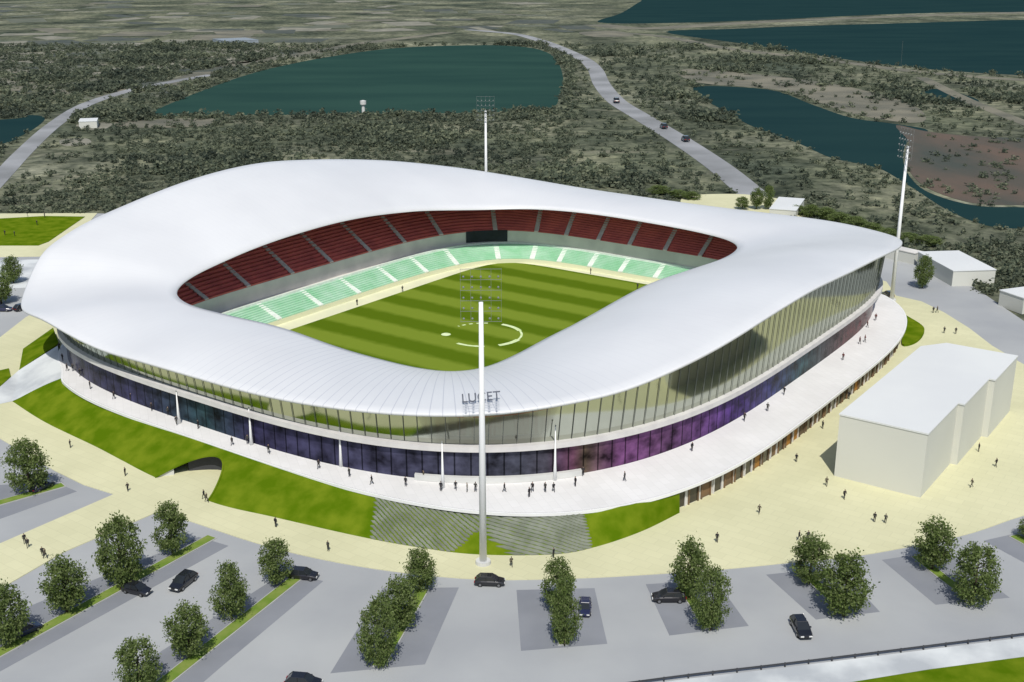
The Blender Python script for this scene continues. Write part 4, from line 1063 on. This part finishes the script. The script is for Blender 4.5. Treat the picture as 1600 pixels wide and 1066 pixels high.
# ------------------------------------------------------------------ people
def person_mesh(pose, mats):
    J = {'pelvis': (0, 0, .95), 'chest': (.01, 0, 1.25), 'neck': (.02, 0, 1.48), 'head': (.04, 0, 1.62), 'crown': (.03, 0, 1.74),
         'shL': (0, .19, 1.43), 'elL': (-.02, .25, 1.15), 'haL': (.06, .25, .90), 'shR': (0, -.19, 1.43), 'elR': (-.02, -.25, 1.15), 'haR': (.06, -.25, .90),
         'hiL': (0, .09, .90), 'knL': (.03, .10, .50), 'anL': (-.02, .10, .08), 'toL': (.14, .11, .04), 'hiR': (0, -.09, .90), 'knR': (.03, -.10, .50), 'anR': (-.02, -.10, .08), 'toR': (.14, -.11, .04)}
    if pose == 1:
        J.update(knL=(.20, .10, .53), anL=(.24, .10, .09), toL=(.39, .10, .06), knR=(-.08, -.10, .50), anR=(-.33, -.10, .15), toR=(-.20, -.10, .05), elL=(-.14, .24, 1.17), haL=(-.16, .24, .92), elR=(.10, -.24, 1.16), haR=(.26, -.23, .98))
    if pose == 2:
        J.update(elL=(.06, .26, 1.17), haL=(.24, .17, 1.13), elR=(-.05, -.26, 1.16), anL=(.02, .15, .08), toL=(.16, .19, .04))
    if pose == 3:
        J.update(knL=(-.05, .10, .50), anL=(-.26, .10, .13), toL=(-.13, .10, .05), knR=(.16, -.10, .52), anR=(.19, -.10, .08), toR=(.34, -.11, .05), elL=(.08, .24, 1.16), haL=(.22, .23, .96))
    E = [('pelvis', 'chest'), ('chest', 'neck'), ('neck', 'head'), ('head', 'crown'), ('chest', 'shL'), ('shL', 'elL'), ('elL', 'haL'), ('chest', 'shR'), ('shR', 'elR'), ('elR', 'haR'),
         ('pelvis', 'hiL'), ('hiL', 'knL'), ('knL', 'anL'), ('anL', 'toL'), ('pelvis', 'hiR'), ('hiR', 'knR'), ('knR', 'anR'), ('anR', 'toR')]
    Rd = dict(pelvis=.15, chest=.165, neck=.058, head=.105, crown=.075, shL=.075, elL=.05, haL=.04, shR=.075, elR=.05, haR=.04, hiL=.10, knL=.065, anL=.045, toL=.04, hiR=.10, knR=.065, anR=.045, toR=.04)
    ks = list(J); me = bpy.data.meshes.new('person'); me.from_pydata([J[k] for k in ks], [(ks.index(a), ks.index(b)) for a, b in E], [])
    o = bpy.data.objects.new('person', me); COL.objects.link(o)
    sk = o.modifiers.new('s', 'SKIN'); sk.use_smooth_shade = True
    for k, d in zip(ks, me.skin_vertices[0].data): d.radius = (Rd[k], Rd[k]); d.use_root = (k == 'pelvis')
    o.modifiers.new('sub', 'SUBSURF').levels = 1
    bpy.context.view_layer.update()
    out = bpy.data.meshes.new_from_object(o.evaluated_get(bpy.context.evaluated_depsgraph_get())); bpy.data.objects.remove(o); out.name = 'person'
    out.materials.clear()
    for m in mats: out.materials.append(MATS[m])
    idx = []
    for p in out.polygons:
        c = p.center
        if c.z > 1.66 or (c.z > 1.54 and c.x < .0): k = 3
        elif c.z > 1.49 or (abs(c.y) > .2 and c.z < .96): k = 2
        elif c.z > .96: k = 0
        else: k = 1
        idx.append(k)
    out.polygons.foreach_set('material_index', idx); out.polygons.foreach_set('use_smooth', [True] * len(idx))
    return out
KINDS = [(0, ('cloth0', 'cloth1', 'skin', 'cloth0'), 'in black'), (1, ('cloth0', 'cloth2', 'skin', 'cloth1'), 'walking in black'),
         (2, ('cloth2', 'cloth0', 'skin', 'cloth1'), 'in charcoal'), (3, ('cloth1', 'cloth0', 'skin', 'cloth0'), 'walking in dark clothes'),
         (1, ('cloth3', 'cloth1', 'skin', 'cloth1'), 'walking in brown'), (0, ('cloth4', 'cloth2', 'skin', 'cloth1'), 'in pale grey'), (3, ('cloth5', 'cloth1', 'skin', 'cloth0'), 'walking in dark red')]
PM = [person_mesh(a, b) for a, b, _ in KINDS]
ORD = ['leftmost', 'second', 'third', 'fourth', 'fifth', 'sixth', 'seventh', 'eighth', 'ninth', 'tenth', 'eleventh', 'twelfth', 'thirteenth', 'fourteenth', 'fifteenth', 'sixteenth']
def people(pts, z, where, group, kinds=(0, 1, 2, 3, 0, 3)):
    pts = sorted(pts)
    for i, p in enumerate(pts):
        k = kinds[(i * 5 + len(pts)) % len(kinds)]
        b = at(p[0], p[1], z if len(p) < 3 else p[2])
        o = link('person', PM[k], None, b); o.rotation_euler = (0, 0, rng.random() * 6.28); s = rng.uniform(.97, 1.06); o.scale = (s,) * 3
        tag(o, 'person ' + KINDS[k][2] + ', ' + ORD[i] + ' from left ' .replace(' from left ', ' ' if i == 0 else ' from left ') + where, 'person', group)
ZD = ZP - .01
people([(93, 547), (98, 564), (105, 580), (114, 580), (125, 588)], ZD, 'atop the left ramp', 'people on the podium')
people([(141, 608), (178, 624), (205, 627), (237, 642), (263, 649), (276, 664)], ZD, 'by the leftmost white podium posts', 'people on the podium')
people([(310, 670), (363, 696), (387, 694), (420, 709)], ZD, 'on the podium above the tunnel mouth', 'people on the podium')
people([(461, 710), (486, 714), (498, 733), (546, 745), (581, 757)], ZD, 'by the fourth white podium post', 'people on the podium')
people([(634, 760), (662, 750), (689, 768), (712, 766), (730, 769), (743, 769)], ZD, 'on podium left of near mast', 'people on the podium', (0, 2, 5, 1, 0, 4))
people([(788, 769), (827, 777), (832, 769), (852, 769), (865, 769), (899, 760), (911, 744)], ZD, 'on podium right of near mast', 'people on the podium', (0, 3, 2, 1))
people([(976, 752), (1081, 705), (1163, 658), (1199, 643), (1225, 617)], ZD, 'before the purple windows', 'people on the podium')
people([(1317, 563), (1343, 538), (1351, 535), (1355, 512), (1368, 501)], ZD, 'before the maroon windows', 'people on the podium', (6, 3, 2, 0, 1))
people([(1244, 722), (1276, 658), (1285, 670), (1289, 646), (1326, 624)], 0, 'between shop wall and white building', 'people on the plaza', (1, 0, 3, 2))
people([(1291, 760), (1319, 780), (1366, 816), (1383, 818)], 0, 'before the white building front', 'people on the plaza', (4, 3, 0, 2))
people([(1186, 803), (1120, 848), (1248, 845), (1262, 845)], 0, 'on open plaza behind the car park trees', 'people on the plaza', (0, 4, 1, 2))
people([(1518, 762), (1556, 730), (1529, 706)], 0, 'along the white building right side', 'people on the plaza', (4, 3, 0))
people([(1475, 521), (1493, 522), (1458, 489), (1464, 489)], 0, 'between white building and grey road', 'people on the plaza', (4, 0, 2))
people([(799, 886), (865, 872)], 0, 'at the foot of the striped steps', 'people on the plaza', (4, 0))
people([(431, 824), (513, 861)], 0, 'on paving between tunnel and striped steps', 'people on the plaza', (0, 2))
people([(319, 780), (323, 785)], 0, 'by the right corner of the tunnel mouth', 'people on the plaza', (1, 4))
people([(110, 700), (196, 744), (200, 768)], 0, 'at the foot of the left grass bank', 'people on the plaza', (2, 3, 0))
people([(39, 850), (44, 856), (67, 870), (71, 873)], 0, 'on the lower left cream path', 'people on the plaza', (0, 3, 1, 4))
people([(629, 456), (558, 477), (923, 428), (996, 452)], .05, 'on the edge of the pitch', 'people beside the pitch', (0, 2))
people([(8, 368), (23, 369), (58, 352), (43, 338), (70, 340)], .12, 'on the far left lawn', 'people on the far lawn', (0, 2, 3))

SC.render.resolution_x = 1024; SC.render.resolution_y = 682
